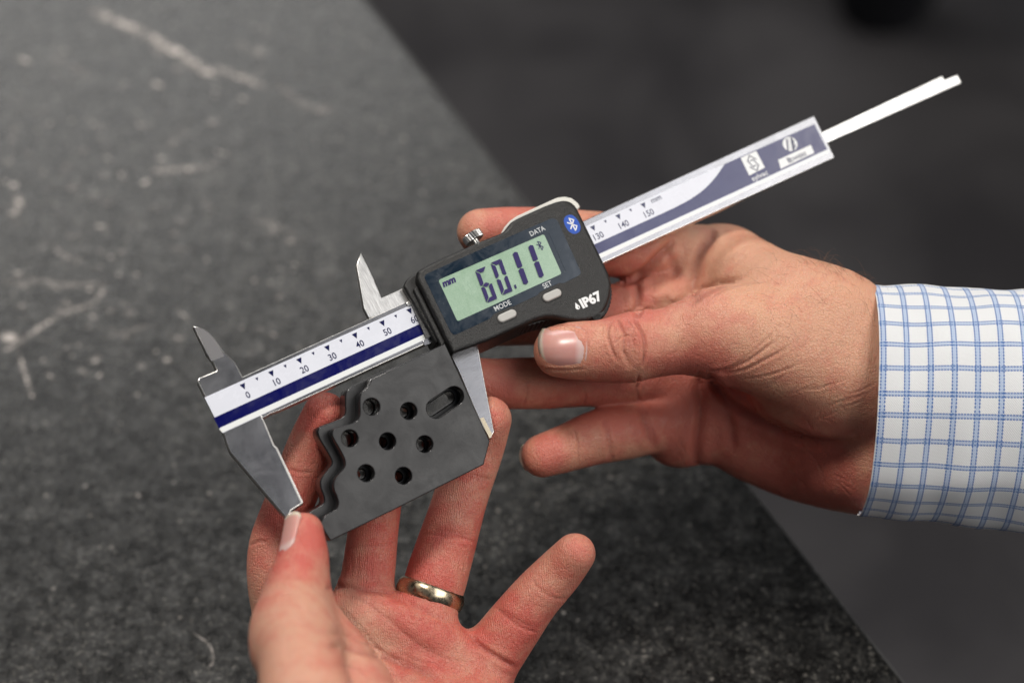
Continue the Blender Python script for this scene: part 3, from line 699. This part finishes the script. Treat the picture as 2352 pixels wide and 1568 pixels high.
# ---- the hand that holds the block from below
LH = hand_root('hand', 760, 1640, 660, 'open hand from below wearing a gold ring and gripping the dark block')
l_palm = [
    t6([(325, 1330, 634, 178), (352, 1460, 618, 192), (385, 1640, 604, 216), (440, 1900, 594, 258)]),      # thenar
    t6([(335, 1200, 655, 150), (425, 1360, 650, 172), (570, 1570, 640, 195), (680, 1900, 630, 240)]),
    t6([(630, 1260, 693, 150), (700, 1450, 692, 160), (780, 1700, 685, 190), (800, 1950, 678, 220)]),
    t6([(900, 1340, 694, 150), (930, 1500, 692, 165), (960, 1720, 684, 190), (950, 1950, 678, 220)]),
    t6([(1150, 1530, 697, 150), (1170, 1640, 692, 180), (1150, 1800, 682, 210), (1100, 2000, 676, 230)]),
    t6([(640, 1240, 692, 112), (830, 1290, 690, 105), (1000, 1360, 690, 105), (1130, 1480, 694, 108)]),     # pads under the fingers
]
l_f = [
    (t6([(470, 300, 690, 103), (415, 430, 692, 112), (350, 600, 693, 116), (290, 760, 692, 118), (235, 920, 692, 122), (228, 1080, 690, 124), (260, 1250, 690, 128)]), 8.0),
    (t6([(740, 420, 695, 106), (730, 600, 697, 114), (708, 760, 698, 118), (692, 900, 698, 120), (676, 1050, 697, 126), (652, 1210, 695, 132)]), 5.0),
    (t6([(1238, 325, 700, 112), (1195, 460, 704, 119), (1128, 640, 703, 126), (1075, 810, 700, 132), (1030, 960, 699, 140), (990, 1090, 697, 146), (945, 1250, 695, 138)]), 5.0),
    (t6([(1648, 958, 688, 98), (1570, 1048, 692, 112), (1450, 1180, 694, 124), (1350, 1310, 695, 136), (1262, 1430, 696, 146), (1180, 1540, 697, 150)]), 5.0),
    (t6([(368, 862, 658, 98), (366, 980, 654, 122), (338, 1110, 648, 138), (316, 1250, 640, 158), (325, 1400, 630, 180)]), 9.0),
]
c6 = lambda l, w_, d_: (tr(Z6, l), w_, d_)
l_cr = [c6([(490, 1120), (560, 1112), (680, 1135), (800, 1140)], 6, 0.6), c6([(560, 940), (640, 925), (740, 920), (810, 905)], 2.5, 0.2),
    c6([(930, 870), (985, 866), (1050, 884), (1100, 890)], 2.6, 0.3), c6([(1080, 878), (1130, 888), (1180, 905)], 2.6, 0.32), c6([(1000, 850), (1060, 852), (1120, 862)], 2.2, 0.22), c6([(960, 862), (1060, 868), (1170, 885)], 11, 0.35), c6([(1020, 905), (1090, 915), (1150, 930)], 2.2, 0.16),
    c6([(1120, 585), (1180, 590), (1230, 605), (1262, 612)], 2.4, 0.3), c6([(1150, 603), (1190, 612), (1230, 622)], 2.2, 0.18), c6([(1120, 590), (1190, 600), (1262, 615)], 9, 0.3),
    c6([(1270, 1205), (1340, 1265), (1400, 1310), (1480, 1330)], 2.6, 0.32), c6([(1310, 1225), (1370, 1265), (1440, 1305)], 2.2, 0.2), c6([(1275, 1210), (1350, 1270), (1470, 1325)], 10, 0.35), c6([(1440, 1080), (1500, 1140), (1560, 1170), (1630, 1165)], 4, 0.22),
    c6([(1150, 1330), (1200, 1390), (1290, 1450), (1380, 1500)], 6, 0.8),
    c6([(480, 1395), (540, 1392), (620, 1410), (760, 1450), (900, 1500), (1020, 1568)], 10, 0.8), c6([(520, 1396), (620, 1412), (760, 1452), (900, 1502)], 2.4, 0.25),
    c6([(480, 1330), (580, 1345), (680, 1385), (780, 1440), (850, 1470)], 3, 0.3), c6([(480, 1332), (600, 1350), (760, 1430)], 12, 0.5), c6([(490, 1150), (640, 1180), (760, 1260), (900, 1380), (1040, 1450), (1200, 1480)], 3, 0.18), c6([(640, 1180), (760, 1260), (900, 1380), (1040, 1450)], 12, 0.35),
    c6([(740, 1140), (840, 1180), (960, 1240), (1080, 1280)], 6, 0.3), c6([(480, 1135), (500, 1110), (560, 1100)], 6, 0.3),
    c6([(115, 920), (160, 900), (200, 905)], 3, 0.35), c6([(190, 1180), (260, 1150), (340, 1140)], 3, 0.2),
    c6([(300, 560), (350, 575), (410, 575)], 3, 0.4), c6([(560, 1230), (640, 1300), (700, 1400)], 3, 0.25), c6([(820, 1420), (900, 1460), (1000, 1480)], 3, 0.25),
    c6([(500, 1480), (620, 1500), (700, 1560)], 3, 0.3)]
for k in range(9):
    x_ = 955+k*24; l_cr.append(c6([(x_, 940+k*4), (x_+8, 1000), (x_+2, 1050)], 2, 0.13))
rl_ = random.Random(5)
for k in range(46):
    x_, y_ = rl_.uniform(500, 1250), rl_.uniform(1180, 1560); a_ = rl_.uniform(-0.1, 0.9); q_ = rl_.uniform(40, 130)
    l_cr.append(c6([(x_, y_), (x_+q_*0.5*math.cos(a_)+4, y_+q_*0.5*math.sin(a_)-4), (x_+q_*math.cos(a_), y_+q_*math.sin(a_))], 1.8, rl_.uniform(0.06, 0.15)))
for k in range(7):
    x_ = 560+k*32; l_cr.append(c6([(x_, 960), (x_+6, 1030), (x_-2, 1085)], 2, 0.12))
l_t = [(*Z6(1240, 300), 60, 0.35), (*Z6(1660, 940), 60, 0.35), (*Z6(450, 300), 70, 0.4), (*Z6(300, 620), 90, 0.3), (*Z6(650, 1000), 90, 0.25), (*Z6(160, 850), 90, 0.35), (*Z6(180, 1050), 80, 0.2),
       (*Z6(380, 900), 60, 0.15), (*Z6(350, 1250), 110, -0.45), (*Z6(300, 1500), 150, -0.4), (*Z6(650, 1550), 120, -0.15), (*Z6(1000, 750), 60, -0.15), (*Z6(600, 1250), 90, 0.15), (*Z6(900, 1350), 80, 0.15)]
def bounds(chs):
    P = np.array([np.append(ray(u, v)*z, r*z/KF) for ch in chs for (u, v, z, r) in ch]); return (P[:, :3]-P[:, 3:]).min(0)-4, (P[:, :3]+P[:, 3:]).max(0)+4
lo, hi = bounds(l_palm+[f_[0] for f_ in l_f]); hi[1] = min(hi[1], 158)
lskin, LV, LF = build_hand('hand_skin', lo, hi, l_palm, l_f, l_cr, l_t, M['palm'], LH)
# ---- the hand that works the caliper
RH = hand_root('hand', 2250, 930, 715, 'hand in a checked shirt cuff holding the caliper with its thumb in front')
r_palm = [
    t7([(2080, 760, 714, 222), (1900, 702, 713, 200), (1720, 588, 710, 246), (1520, 535, 712, 262), (1370, 450, 724, 225), (1220, 330, 740, 185)]),     # thumb side of the hand to the index root
    t7([(1180, 640, 700, 200), (1350, 680, 702, 225), (1550, 740, 706, 260), (1750, 800, 710, 285), (1950, 840, 712, 285), (2080, 850, 712, 285)]),   # thumb root
    t7([(1500, 860, 718, 200), (1650, 900, 716, 235), (1800, 920, 716, 250), (2080, 930, 716, 260)]),
    t7([(960, 900, 744, 200), (1100, 980, 745, 205), (1300, 1090, 746, 220), (1550, 1180, 742, 235), (1800, 1208, 728, 266), (2080, 1222, 718, 284)]),  # little-finger side
    t7([(930, 620, 742, 165), (1000, 760, 746, 180), (980, 950, 746, 190), (960, 1080, 744, 175)]),
    t7([(1000, 400, 748, 170), (1150, 600, 740, 200), (1300, 850, 742, 230), (1600, 1000, 738, 250)]),
    t7([(1140, 290, 746, 168), (1010, 330, 748, 150), (960, 480, 746, 150)]),
]
Dn = lambda l: l
r_f = [
    (Dn([(1103, 533, 720, 54), (1180, 535, 722, 60), (1290, 545, 727, 66), (1400, 562, 735, 74), (1500, 575, 742, 76), (1590, 600, 748, 76)]), 5.0),
    (Dn([(1080, 745, 724, 52), (1200, 740, 727, 54), (1320, 733, 731, 57), (1430, 708, 735, 62), (1520, 690, 738, 68)]), 4.0),
    (Dn([(1085, 872, 712, 52), (1150, 880, 716, 58), (1250, 879, 722, 60), (1350, 876, 728, 58), (1460, 872, 734, 62), (1560, 860, 740, 70)]), 4.0),
    (t7([(318, 1203, 716, 101), (430, 1168, 719, 112), (560, 1120, 724, 127), (700, 1090, 730, 133), (850, 1050, 736, 140), (980, 1010, 740, 150)]), 4.0),
    (t7([(402, 712, 697, 124), (480, 712, 697, 138), (600, 712, 697, 148), (720, 696, 697, 163), (800, 682, 698, 160), (900, 668, 699, 158), (1020, 642, 700, 168), (1180, 620, 702, 195), (1350, 640, 704, 220)]), 9.0),
]
c7 = lambda l, w_, d_: (tr(Z7, l), w_, d_)
r_cr = [c7([(1055, 810), (1062, 900), (1065, 1020), (1045, 1150), (1040, 1280)], 11, 1.3), c7([(1057, 830), (1064, 920), (1062, 1040), (1045, 1170)], 2.5, 0.4), c7([(1085, 810), (1130, 880), (1185, 980), (1210, 1090), (1220, 1200)], 10, 0.8),
    c7([(755, 385), (770, 460), (765, 560)], 9, 1.2), c7([(640, 378), (720, 380), (790, 342), (880, 250), (940, 190)], 9, 1.8), c7([(1020, 480), (1030, 380), (1060, 260), (1100, 190), (1130, 140)], 12, 1.5),
    c7([(1000, 500), (1080, 440), (1160, 400), (1260, 370)], 9, 0.7), c7([(840, 470), (900, 440), (950, 480)], 14, -0.7), c7([(900, 230), (930, 300), (950, 370)], 10, 0.5),
    c7([(770, 820), (768, 900), (775, 960)], 3.5, 0.6), c7([(240, 840), (248, 900), (225, 975)], 2.5, 0.35), c7([(510, 870), (520, 920), (510, 970)], 2.5, 0.3),
    c7([(465, 1075), (485, 1150), (490, 1240)], 2.5, 0.35), c7([(600, 1030), (630, 1120), (640, 1230)], 6, 0.4), c7([(770, 960), (800, 1050), (850, 1180)], 9, 0.6), c7([(790, 980), (830, 1060), (850, 1150)], 3, 0.2),
    c7([(325, 700), (400, 697), (480, 694)], 38, 0.55),
    # thumb knuckle wrinkles
    c7([(640, 575), (625, 620), (640, 690), (670, 760)], 3, 0.6), c7([(665, 560), (690, 600), (705, 640), (700, 700), (715, 770)], 3.2, 0.95), c7([(740, 560), (765, 590), (795, 650), (800, 720), (790, 790)], 3.4, 1.0), c7([(715, 570), (725, 650), (730, 740), (725, 800)], 12, 0.45),
    c7([(700, 560), (745, 600), (740, 650), (760, 700)], 2.6, 0.5), c7([(650, 680), (700, 640), (740, 640)], 2.2, 0.42), c7([(760, 620), (745, 690), (750, 750)], 2.4, 0.3), c7([(680, 700), (720, 740), (725, 790)], 2.2, 0.25),
    c7([(1090, 810), (1180, 800), (1270, 765), (1350, 710), (1420, 660)], 4, 0.5), c7([(1130, 820), (1260, 800), (1370, 750), (1480, 690)], 3.5, 0.4), c7([(1200, 790), (1300, 720), (1370, 660), (1400, 620)], 3, 0.3),
    c7([(1250, 850), (1400, 820), (1540, 770)], 3, 0.22), c7([(1100, 820), (1150, 900), (1250, 990), (1400, 1065), (1600, 1140), (1820, 1140)], 10, 1.5),
    c7([(1450, 1110), (1550, 1150), (1650, 1160)], 3, 0.3), c7([(1100, 470), (1180, 420), (1290, 390), (1400, 380)], 3.5, 0.3),
    c7([(310, 600), (380, 588), (470, 592), (520, 620), (532, 690), (522, 780)], 2.4, 0.35), c7([(300, 790), (400, 802), (520, 795)], 2.6, 0.3)]
rr = random.Random(8)
for k in range(26):                                       # fine slanting skin folds on the thumb and its root
    x_ = rr.uniform(860, 1700); y0 = rr.uniform(480, 760)+(x_-860)*0.12; r_cr.append(c7([(x_, y0), (x_-30, y0+rr.uniform(40, 80)), (x_-75, y0+rr.uniform(90, 150))], 2.0, rr.uniform(0.07, 0.15)))
for k in range(30):
    x_, y_ = rr.uniform(880, 1750), rr.uniform(880, 1400); a_ = rr.uniform(0.3, 1.3); q_ = rr.uniform(50, 130)
    r_cr.append(c7([(x_, y_), (x_+q_*0.5*math.cos(a_)+5, y_+q_*0.5*math.sin(a_)), (x_+q_*math.cos(a_), y_+q_*math.sin(a_))], 2.0, rr.uniform(0.08, 0.18)))
for k in range(16):
    x_ = rr.uniform(1150, 1750); y0 = rr.uniform(820, 980)+(x_-1150)*0.15; r_cr.append(c7([(x_, y0), (x_+70, y0-rr.uniform(5, 30)), (x_+150, y0-rr.uniform(30, 80))], 2.2, rr.uniform(0.08, 0.16)))
r_t = [(*Z7(310, 1200), 60, 0.5), (*Z7(100, 850), 90, 0.4), (*Z7(500, 900), 100, 0.35), (*Z7(100, 100), 110, 0.3), (*Z7(700, 450), 70, 0.3), (*Z7(900, 380), 90, 0.25), (*Z7(920, 900), 120, 0.45), (*Z7(1200, 1150), 160, 0.4),
       (*Z7(1600, 1300), 160, 0.3), (*Z7(1500, 600), 160, -0.4), (*Z7(1200, 250), 110, -0.5), (*Z7(900, 650), 90, -0.25), (*Z7(650, 700), 80, -0.15), (*Z7(1700, 500), 120, -0.35), (*Z7(1400, 950), 120, -0.1), (*Z7(1150, 650), 90, -0.15)]
lo, hi = bounds(r_palm+[f_[0] for f_ in r_f]); hi[0] = min(hi[0], 138)
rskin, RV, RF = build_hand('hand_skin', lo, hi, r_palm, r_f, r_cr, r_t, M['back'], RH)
# ---- nails: curved plates bedded on the finger, their curve taken from the finger surface below
def nail(V, left, right, parent, lift=0.14, name='fingernail', n=14):
    uu = V[:, 0]/V[:, 2]*KF+1176; vv = V[:, 1]/V[:, 2]*KF+784; Pp = np.array(left+right)
    c0 = Pp.mean(0); ext = np.abs(Pp-c0).max()
    m_ = (np.hypot(uu-c0[0], vv-c0[1]) < ext*1.25); zz = V[m_, 2]; zmin = np.percentile(zz, 1); 
    ii = np.flatnonzero(m_)[zz < zmin+8]; a, b = (uu[ii]-c0[0])/ext, (vv[ii]-c0[1])/ext
    q = np.stack([np.ones_like(a), a, b, a*a, a*b, b*b, a**3, a*a*b, a*b*b, b**3], 1); co = np.linalg.lstsq(q, V[ii, 2], rcond=None)[0]
    Lc = smooth_open([np.array(p, float) for p in left], 6); Rc = smooth_open([np.array(p, float) for p in right], 6)
    bm = bmesh.new(); lay = bm.verts.layers.float.new('tip'); rows = []
    for i in range(n+1):
        t = i/n; l = Lc[min(int(t*(len(Lc)-1)), len(Lc)-1)]; r = Rc[min(int(t*(len(Rc)-1)), len(Rc)-1)]; row = []
        for j in range(n+1):
            s_ = j/n; p = (1-s_)*l+s_*r; x, y = (p-c0)/ext
            z = np.array([1, x, y, x*x, x*y, y*y, x**3, x*x*y, x*y*y, y**3])@co
            e = min(1, min(s_*6+0.75, (1-s_)*5, t*5, (1-t)*5)); z -= lift*1.6*e-lift*0.6
            v_ = bm.verts.new(Vector(cam2w(ray(*p)*z)*0.001)-parent.location); v_[lay] = s_; row.append(v_)
        rows.append(row)
    for A_, B_ in zip(rows, rows[1:]):
        for j in range(n): bm.faces.new((A_[j], B_[j], B_[j+1], A_[j+1]))
    bmesh.ops.recalc_face_normals(bm, faces=bm.faces)
    me = bpy.data.meshes.new(name); bm.to_mesh(me); bm.free(); me.shade_smooth(); setm(me, M['nail'])
    o = new(name, me, parent); md = o.modifiers.new('thick', 'SOLIDIFY'); md.thickness = 0.0003; md.offset = 0; return o
mn = M['nail']; at = N(mn, 'ShaderNodeAttribute'); at.attribute_name = 'tip'
vec = texco(mn, (1, 1, 1)); st = noise(mn, vec, 900, 3)
L(mn, mix(mn, math_(mn, 'MULTIPLY', st, 0.25), ramp(mn, at.outputs['Fac'], [(0.0, (0.55, 0.47, 0.38)), (0.07, (0.62, 0.52, 0.42)), (0.12, (0.60, 0.29, 0.25)), (0.74, (0.60, 0.27, 0.245)), (0.84, (0.66, 0.44, 0.42))]), (0.7, 0.45, 0.4)), BS(mn).inputs['Base Color'])
nail(RV, tr(Z7, [(318, 606), (300, 640), (298, 690), (312, 745), (352, 797)]), tr(Z7, [(488, 598), (520, 625), (529, 690), (524, 750), (505, 792)]), RH, 0.34)
nail(LV, tr(ZT, [(215, 640), (290, 545), (400, 495), (510, 520), (550, 600)]), tr(ZT, [(92, 1340), (110, 1380), (200, 1330), (310, 1240), (400, 1130)]), LH, 0.2)
def nail_back(u, v, z, tipdir, back, hl, hw, parent):     # nail on the far side of a fingertip, only its free edge shows
    c_ = ray(u, v)*z; t = np.array(tipdir, float); t /= np.linalg.norm(t); b = np.array(back, float); b -= t*(b@t); b /= np.linalg.norm(b); s_ = np.cross(t, b)
    bm = bmesh.new(); rows = []; lay = bm.verts.layers.float.new('tip')
    for i in range(9):
        row = []
        for j in range(9):
            x, y = i/4-1, j/4-1; lim = 1-0.25*max(0, x)**3*y*y
            p = c_+t*(x*hl*lim)+s_*(y*hw*(1-0.12*max(0, x)**2))-b*(y*y*1.9+0.5*x*x)
            v_ = bm.verts.new(Vector(cam2w(p)*0.001)-parent.location); v_[lay] = (1-x)/2; row.append(v_)
        rows.append(row)
    for A_, B_ in zip(rows, rows[1:]):
        for j in range(8): bm.faces.new((A_[j], B_[j], B_[j+1], A_[j+1]))
    me = bpy.data.meshes.new('nail'); bm.to_mesh(me); bm.free(); me.shade_smooth(); setm(me, M['nail'])
    o = new('fingernail', me, parent); md = o.modifiers.new('thick', 'SOLIDIFY'); md.thickness = 0.0004; return o
nail_back(1236, 1046, 719.6, (-1, 0.10, 0.0), (-0.15, 0, 1), 6.4, 4.6, RH)
nail_back(1303, 1286, 691.5, (0.55, -0.83, 0.0), (0.1, -0.2, 1), 7.4, 4.6, LH)
# ---- gold ring on the finger
ra, rb = ray(*Z6(1002, 1075))*697.5, ray(*Z6(950, 1235))*695.5
ax_ = (ra-rb)/np.linalg.norm(ra-rb); rc = ray(*Z6(966, 1152))*697.0
e1 = np.cross(ax_, [0, 0, 1.0]); e1 /= np.linalg.norm(e1); e2 = np.cross(ax_, e1)
bm = bmesh.new(); prof = [(0, -3.3), (0.6, -3.15), (1.2, -2.5), (1.6, -1.4), (1.75, 0), (1.6, 1.4), (1.2, 2.5), (0.6, 3.15), (0, 3.3), (-0.25, 1.8), (-0.3, 0), (-0.25, -1.8)]; rows = []
rco = Vector(cam2w(rc)*0.001)
for i in range(72):
    a = 2*math.pi*i/72
    rows.append([bm.verts.new(Vector(cam2w(rc+ax_*y+(e1*math.cos(a)+e2*math.sin(a))*(9.75+r_))*0.001)-rco) for r_, y in prof])
for i in range(72):
    A_, B_ = rows[i], rows[(i+1) % 72]
    for j in range(len(prof)): bm.faces.new((A_[j], A_[(j+1) % len(prof)], B_[(j+1) % len(prof)], B_[j]))
bmesh.ops.recalc_face_normals(bm, faces=bm.faces); me = bpy.data.meshes.new('ring'); bm.to_mesh(me); bm.free(); me.shade_smooth()
rg = new('ring', setm(me, M['gold'])); rg.location = rco; tag(rg, 'plain scratched gold wedding band on a finger of the open lower hand', 'ring')
# ---- shirt cuff and sleeve
def sleeve():
    bm = bmesh.new(); uv = bm.loops.layers.uv.new('UVMap'); NA, NL = 160, 90; rows = []
    def pt(l, a, r_off=0.0):
        f = l/66.0; u0 = 1981+l*7.0-(12.5 if math.sin(a) > 0 else 16.0)*math.sin(a)*max(0, 1-f*0.3)*(1 if math.cos(a) > 0 else 0.3); v0 = 921+25*f
        ry = (265+17*f)/KF*712+r_off; rz = 30+2*f+r_off
        y = math.copysign(abs(math.sin(a))**1.0, math.sin(a)); z = math.copysign(abs(math.cos(a))**0.95, math.cos(a))
        w_ = 0.45*math.sin(a*3+l*0.05)+0.35*math.sin(l*0.16+a*5)*min(1, l/12)+0.3*math.sin(a*9+1+l*0.03)*(0.5+0.5*math.sin(a))+0.25*math.sin(l*0.31-a*2)
        cc = ray(u0, v0)*712
        return cc+np.array([0, y*(ry+w_), -z*(rz+w_)])
    ls = [0.0, 0.35, 0.8, 1.5]+[1.5+i*0.9 for i in range(1, NL)]
    prof = [(9, -1.3), (4, -1.2), (1.2, -1.0), (0.2, -0.7), (0.0, -0.35)]+[(l, 0 if l > 0.5 else -0.12) for l in ls]
    for l, ro in prof: rows.append([bm.verts.new(Vector(cam2w(pt(l, 2*math.pi*i/NA, ro))*0.001)) for i in range(NA)])
    per = 2*math.pi*33.0
    for k in range(len(rows)-1):
        for i in range(NA):
            f = bm.faces.new((rows[k][i], rows[k+1][i], rows[k+1][(i+1) % NA], rows[k][(i+1) % NA])); f.smooth = True
            q = [(prof[k][0], i), (prof[k+1][0], i), (prof[k+1][0], i+1), (prof[k][0], i+1)]
            for lp, (x, y) in zip(f.loops, q): lp[uv].uv = (x, y/NA*per+x*0.03)
    bmesh.ops.recalc_face_normals(bm, faces=bm.faces)
    me = bpy.data.meshes.new('sleeve'); bm.to_mesh(me); bm.free(); me.transform(Matrix.Translation(-RH.location)); return me
mc = mat('checked_cotton', (0.8, 0.8, 0.8), 0.85, 0, 0.2); M['cotton'] = mc
tc = N(mc, 'ShaderNodeTexCoord'); sx = N(mc, 'ShaderNodeSeparateXYZ'); L(mc, tc.outputs['UV'], sx.inputs[0])
def bandm(c_, o_, per, off, half, edge, dash):
    f = math_(mc, 'FRACT', math_(mc, 'ADD', math_(mc, 'DIVIDE', c_, per), off)); d = math_(mc, 'MULTIPLY', math_(mc, 'ABSOLUTE', math_(mc, 'SUBTRACT', f, 0.5)), per)
    inside = math_(mc, 'LESS_THAN', d, half); e = math_(mc, 'LESS_THAN', math_(mc, 'ABSOLUTE', math_(mc, 'SUBTRACT', d, half)), edge*1.35)
    ds = math_(mc, 'GREATER_THAN', math_(mc, 'FRACT', math_(mc, 'DIVIDE', o_, dash)), 0.32)
    return inside, math_(mc, 'MULTIPLY', e, ds)
i1, e1_ = bandm(sx.outputs[0], sx.outputs[1], 7.42, 0.32, 0.72, 0.17, 0.95)
i2, e2_ = bandm(sx.outputs[1], sx.outputs[0], 7.2, 0.1, 0.55, 0.16, 0.95)
hatch = math_(mc, 'ADD', 0.55, math_(mc, 'MULTIPLY', math_(mc, 'SINE', math_(mc, 'MULTIPLY', math_(mc, 'ADD', sx.outputs[0], sx.outputs[1]), 8.5)), 0.2))
colc = mix(mc, math_(mc, 'MULTIPLY', i1, hatch), (0.82, 0.83, 0.85), (0.26, 0.42, 0.72)); colc = mix(mc, math_(mc, 'MULTIPLY', i2, hatch), colc, (0.32, 0.45, 0.70))
colc = mix(mc, math_(mc, 'MAXIMUM', math_(mc, 'MULTIPLY', e1_, 1.0), math_(mc, 'MULTIPLY', e2_, 0.95)), colc, (0.06, 0.16, 0.46)); L(mc, colc, BS(mc).inputs['Base Color'])
wv1 = math_(mc, 'SINE', math_(mc, 'MULTIPLY', math_(mc, 'ADD', sx.outputs[0], math_(mc, 'MULTIPLY', sx.outputs[1], 0.7)), 9.0)); wv2 = math_(mc, 'SINE', math_(mc, 'MULTIPLY', sx.outputs[1], 15.0))
wn = noise(mc, tc.outputs['UV'], 1.6, 4)
L(mc, bumpnode(mc, math_(mc, 'ADD', math_(mc, 'MULTIPLY', wv1, wv2), math_(mc, 'MULTIPLY', wn, 2.0)), 0.00010, 0.9), BS(mc).inputs['Normal'])
BS(mc).inputs['Sheen Weight'].default_value = 0.2
new('shirt_sleeve', setm(sleeve(), mc), RH)
# ---- fine arm hair near the cuff
u_, v__, okk = vis(RV, None); Nn = normals(RV, RF)
if (Nn*(RV-RV.mean(0))).sum() < 0: Nn = -Nn
x7 = (u_-1091)/0.48741; y7 = (v__-459.4)/0.48741
cand = np.flatnonzero(okk & (x7 > 1330) & (x7 < 1900) & (y7 > 230) & (y7 < 640+(x7-1330)*0.3) & (Nn[:, 2] < 0.3))
cu = bpy.data.curves.new('arm_hair', 'CURVE'); cu.dimensions = '3D'; cu.bevel_depth = 0.000034; cu.bevel_resolution = 0
hr = random.Random(2)
if len(cand):
    for k in range(95):
        i = cand[hr.randrange(len(cand))]
        if k < 40:
            top_ = cand[(Nn[cand, 1] < -0.75) & (x7[cand] > 1560)]
            if len(top_): i = top_[hr.randrange(len(top_))]
        p = RV[i].copy(); n = Nn[i]; d = np.array([-0.6+hr.uniform(-0.6, 0.7), hr.uniform(-0.5, 0.8), hr.uniform(-.3, .3)]); d -= n*(d@n); d /= np.linalg.norm(d)
        ln = hr.uniform(6, 13); bend = hr.uniform(-0.5, 0.9); q = np.cross(n, d); sp = cu.splines.new('POLY'); sp.points.add(8)
        for j in range(9):
            t = j/8; w3 = p+d*ln*(t-0.25*t*t)+n*(ln*0.32*math.sin(t*2.3))+q*bend*ln*t*t*0.6
            w_ = Vector(cam2w(w3)*0.001)-RH.location; sp.points[j].co = (*w_, 1); sp.points[j].radius = 1-0.75*t
cu.materials.append(mat('brown_hair', (0.16, 0.075, 0.035), 0.5)); tag(new('arm_hair', cu, RH), kind='stuff')
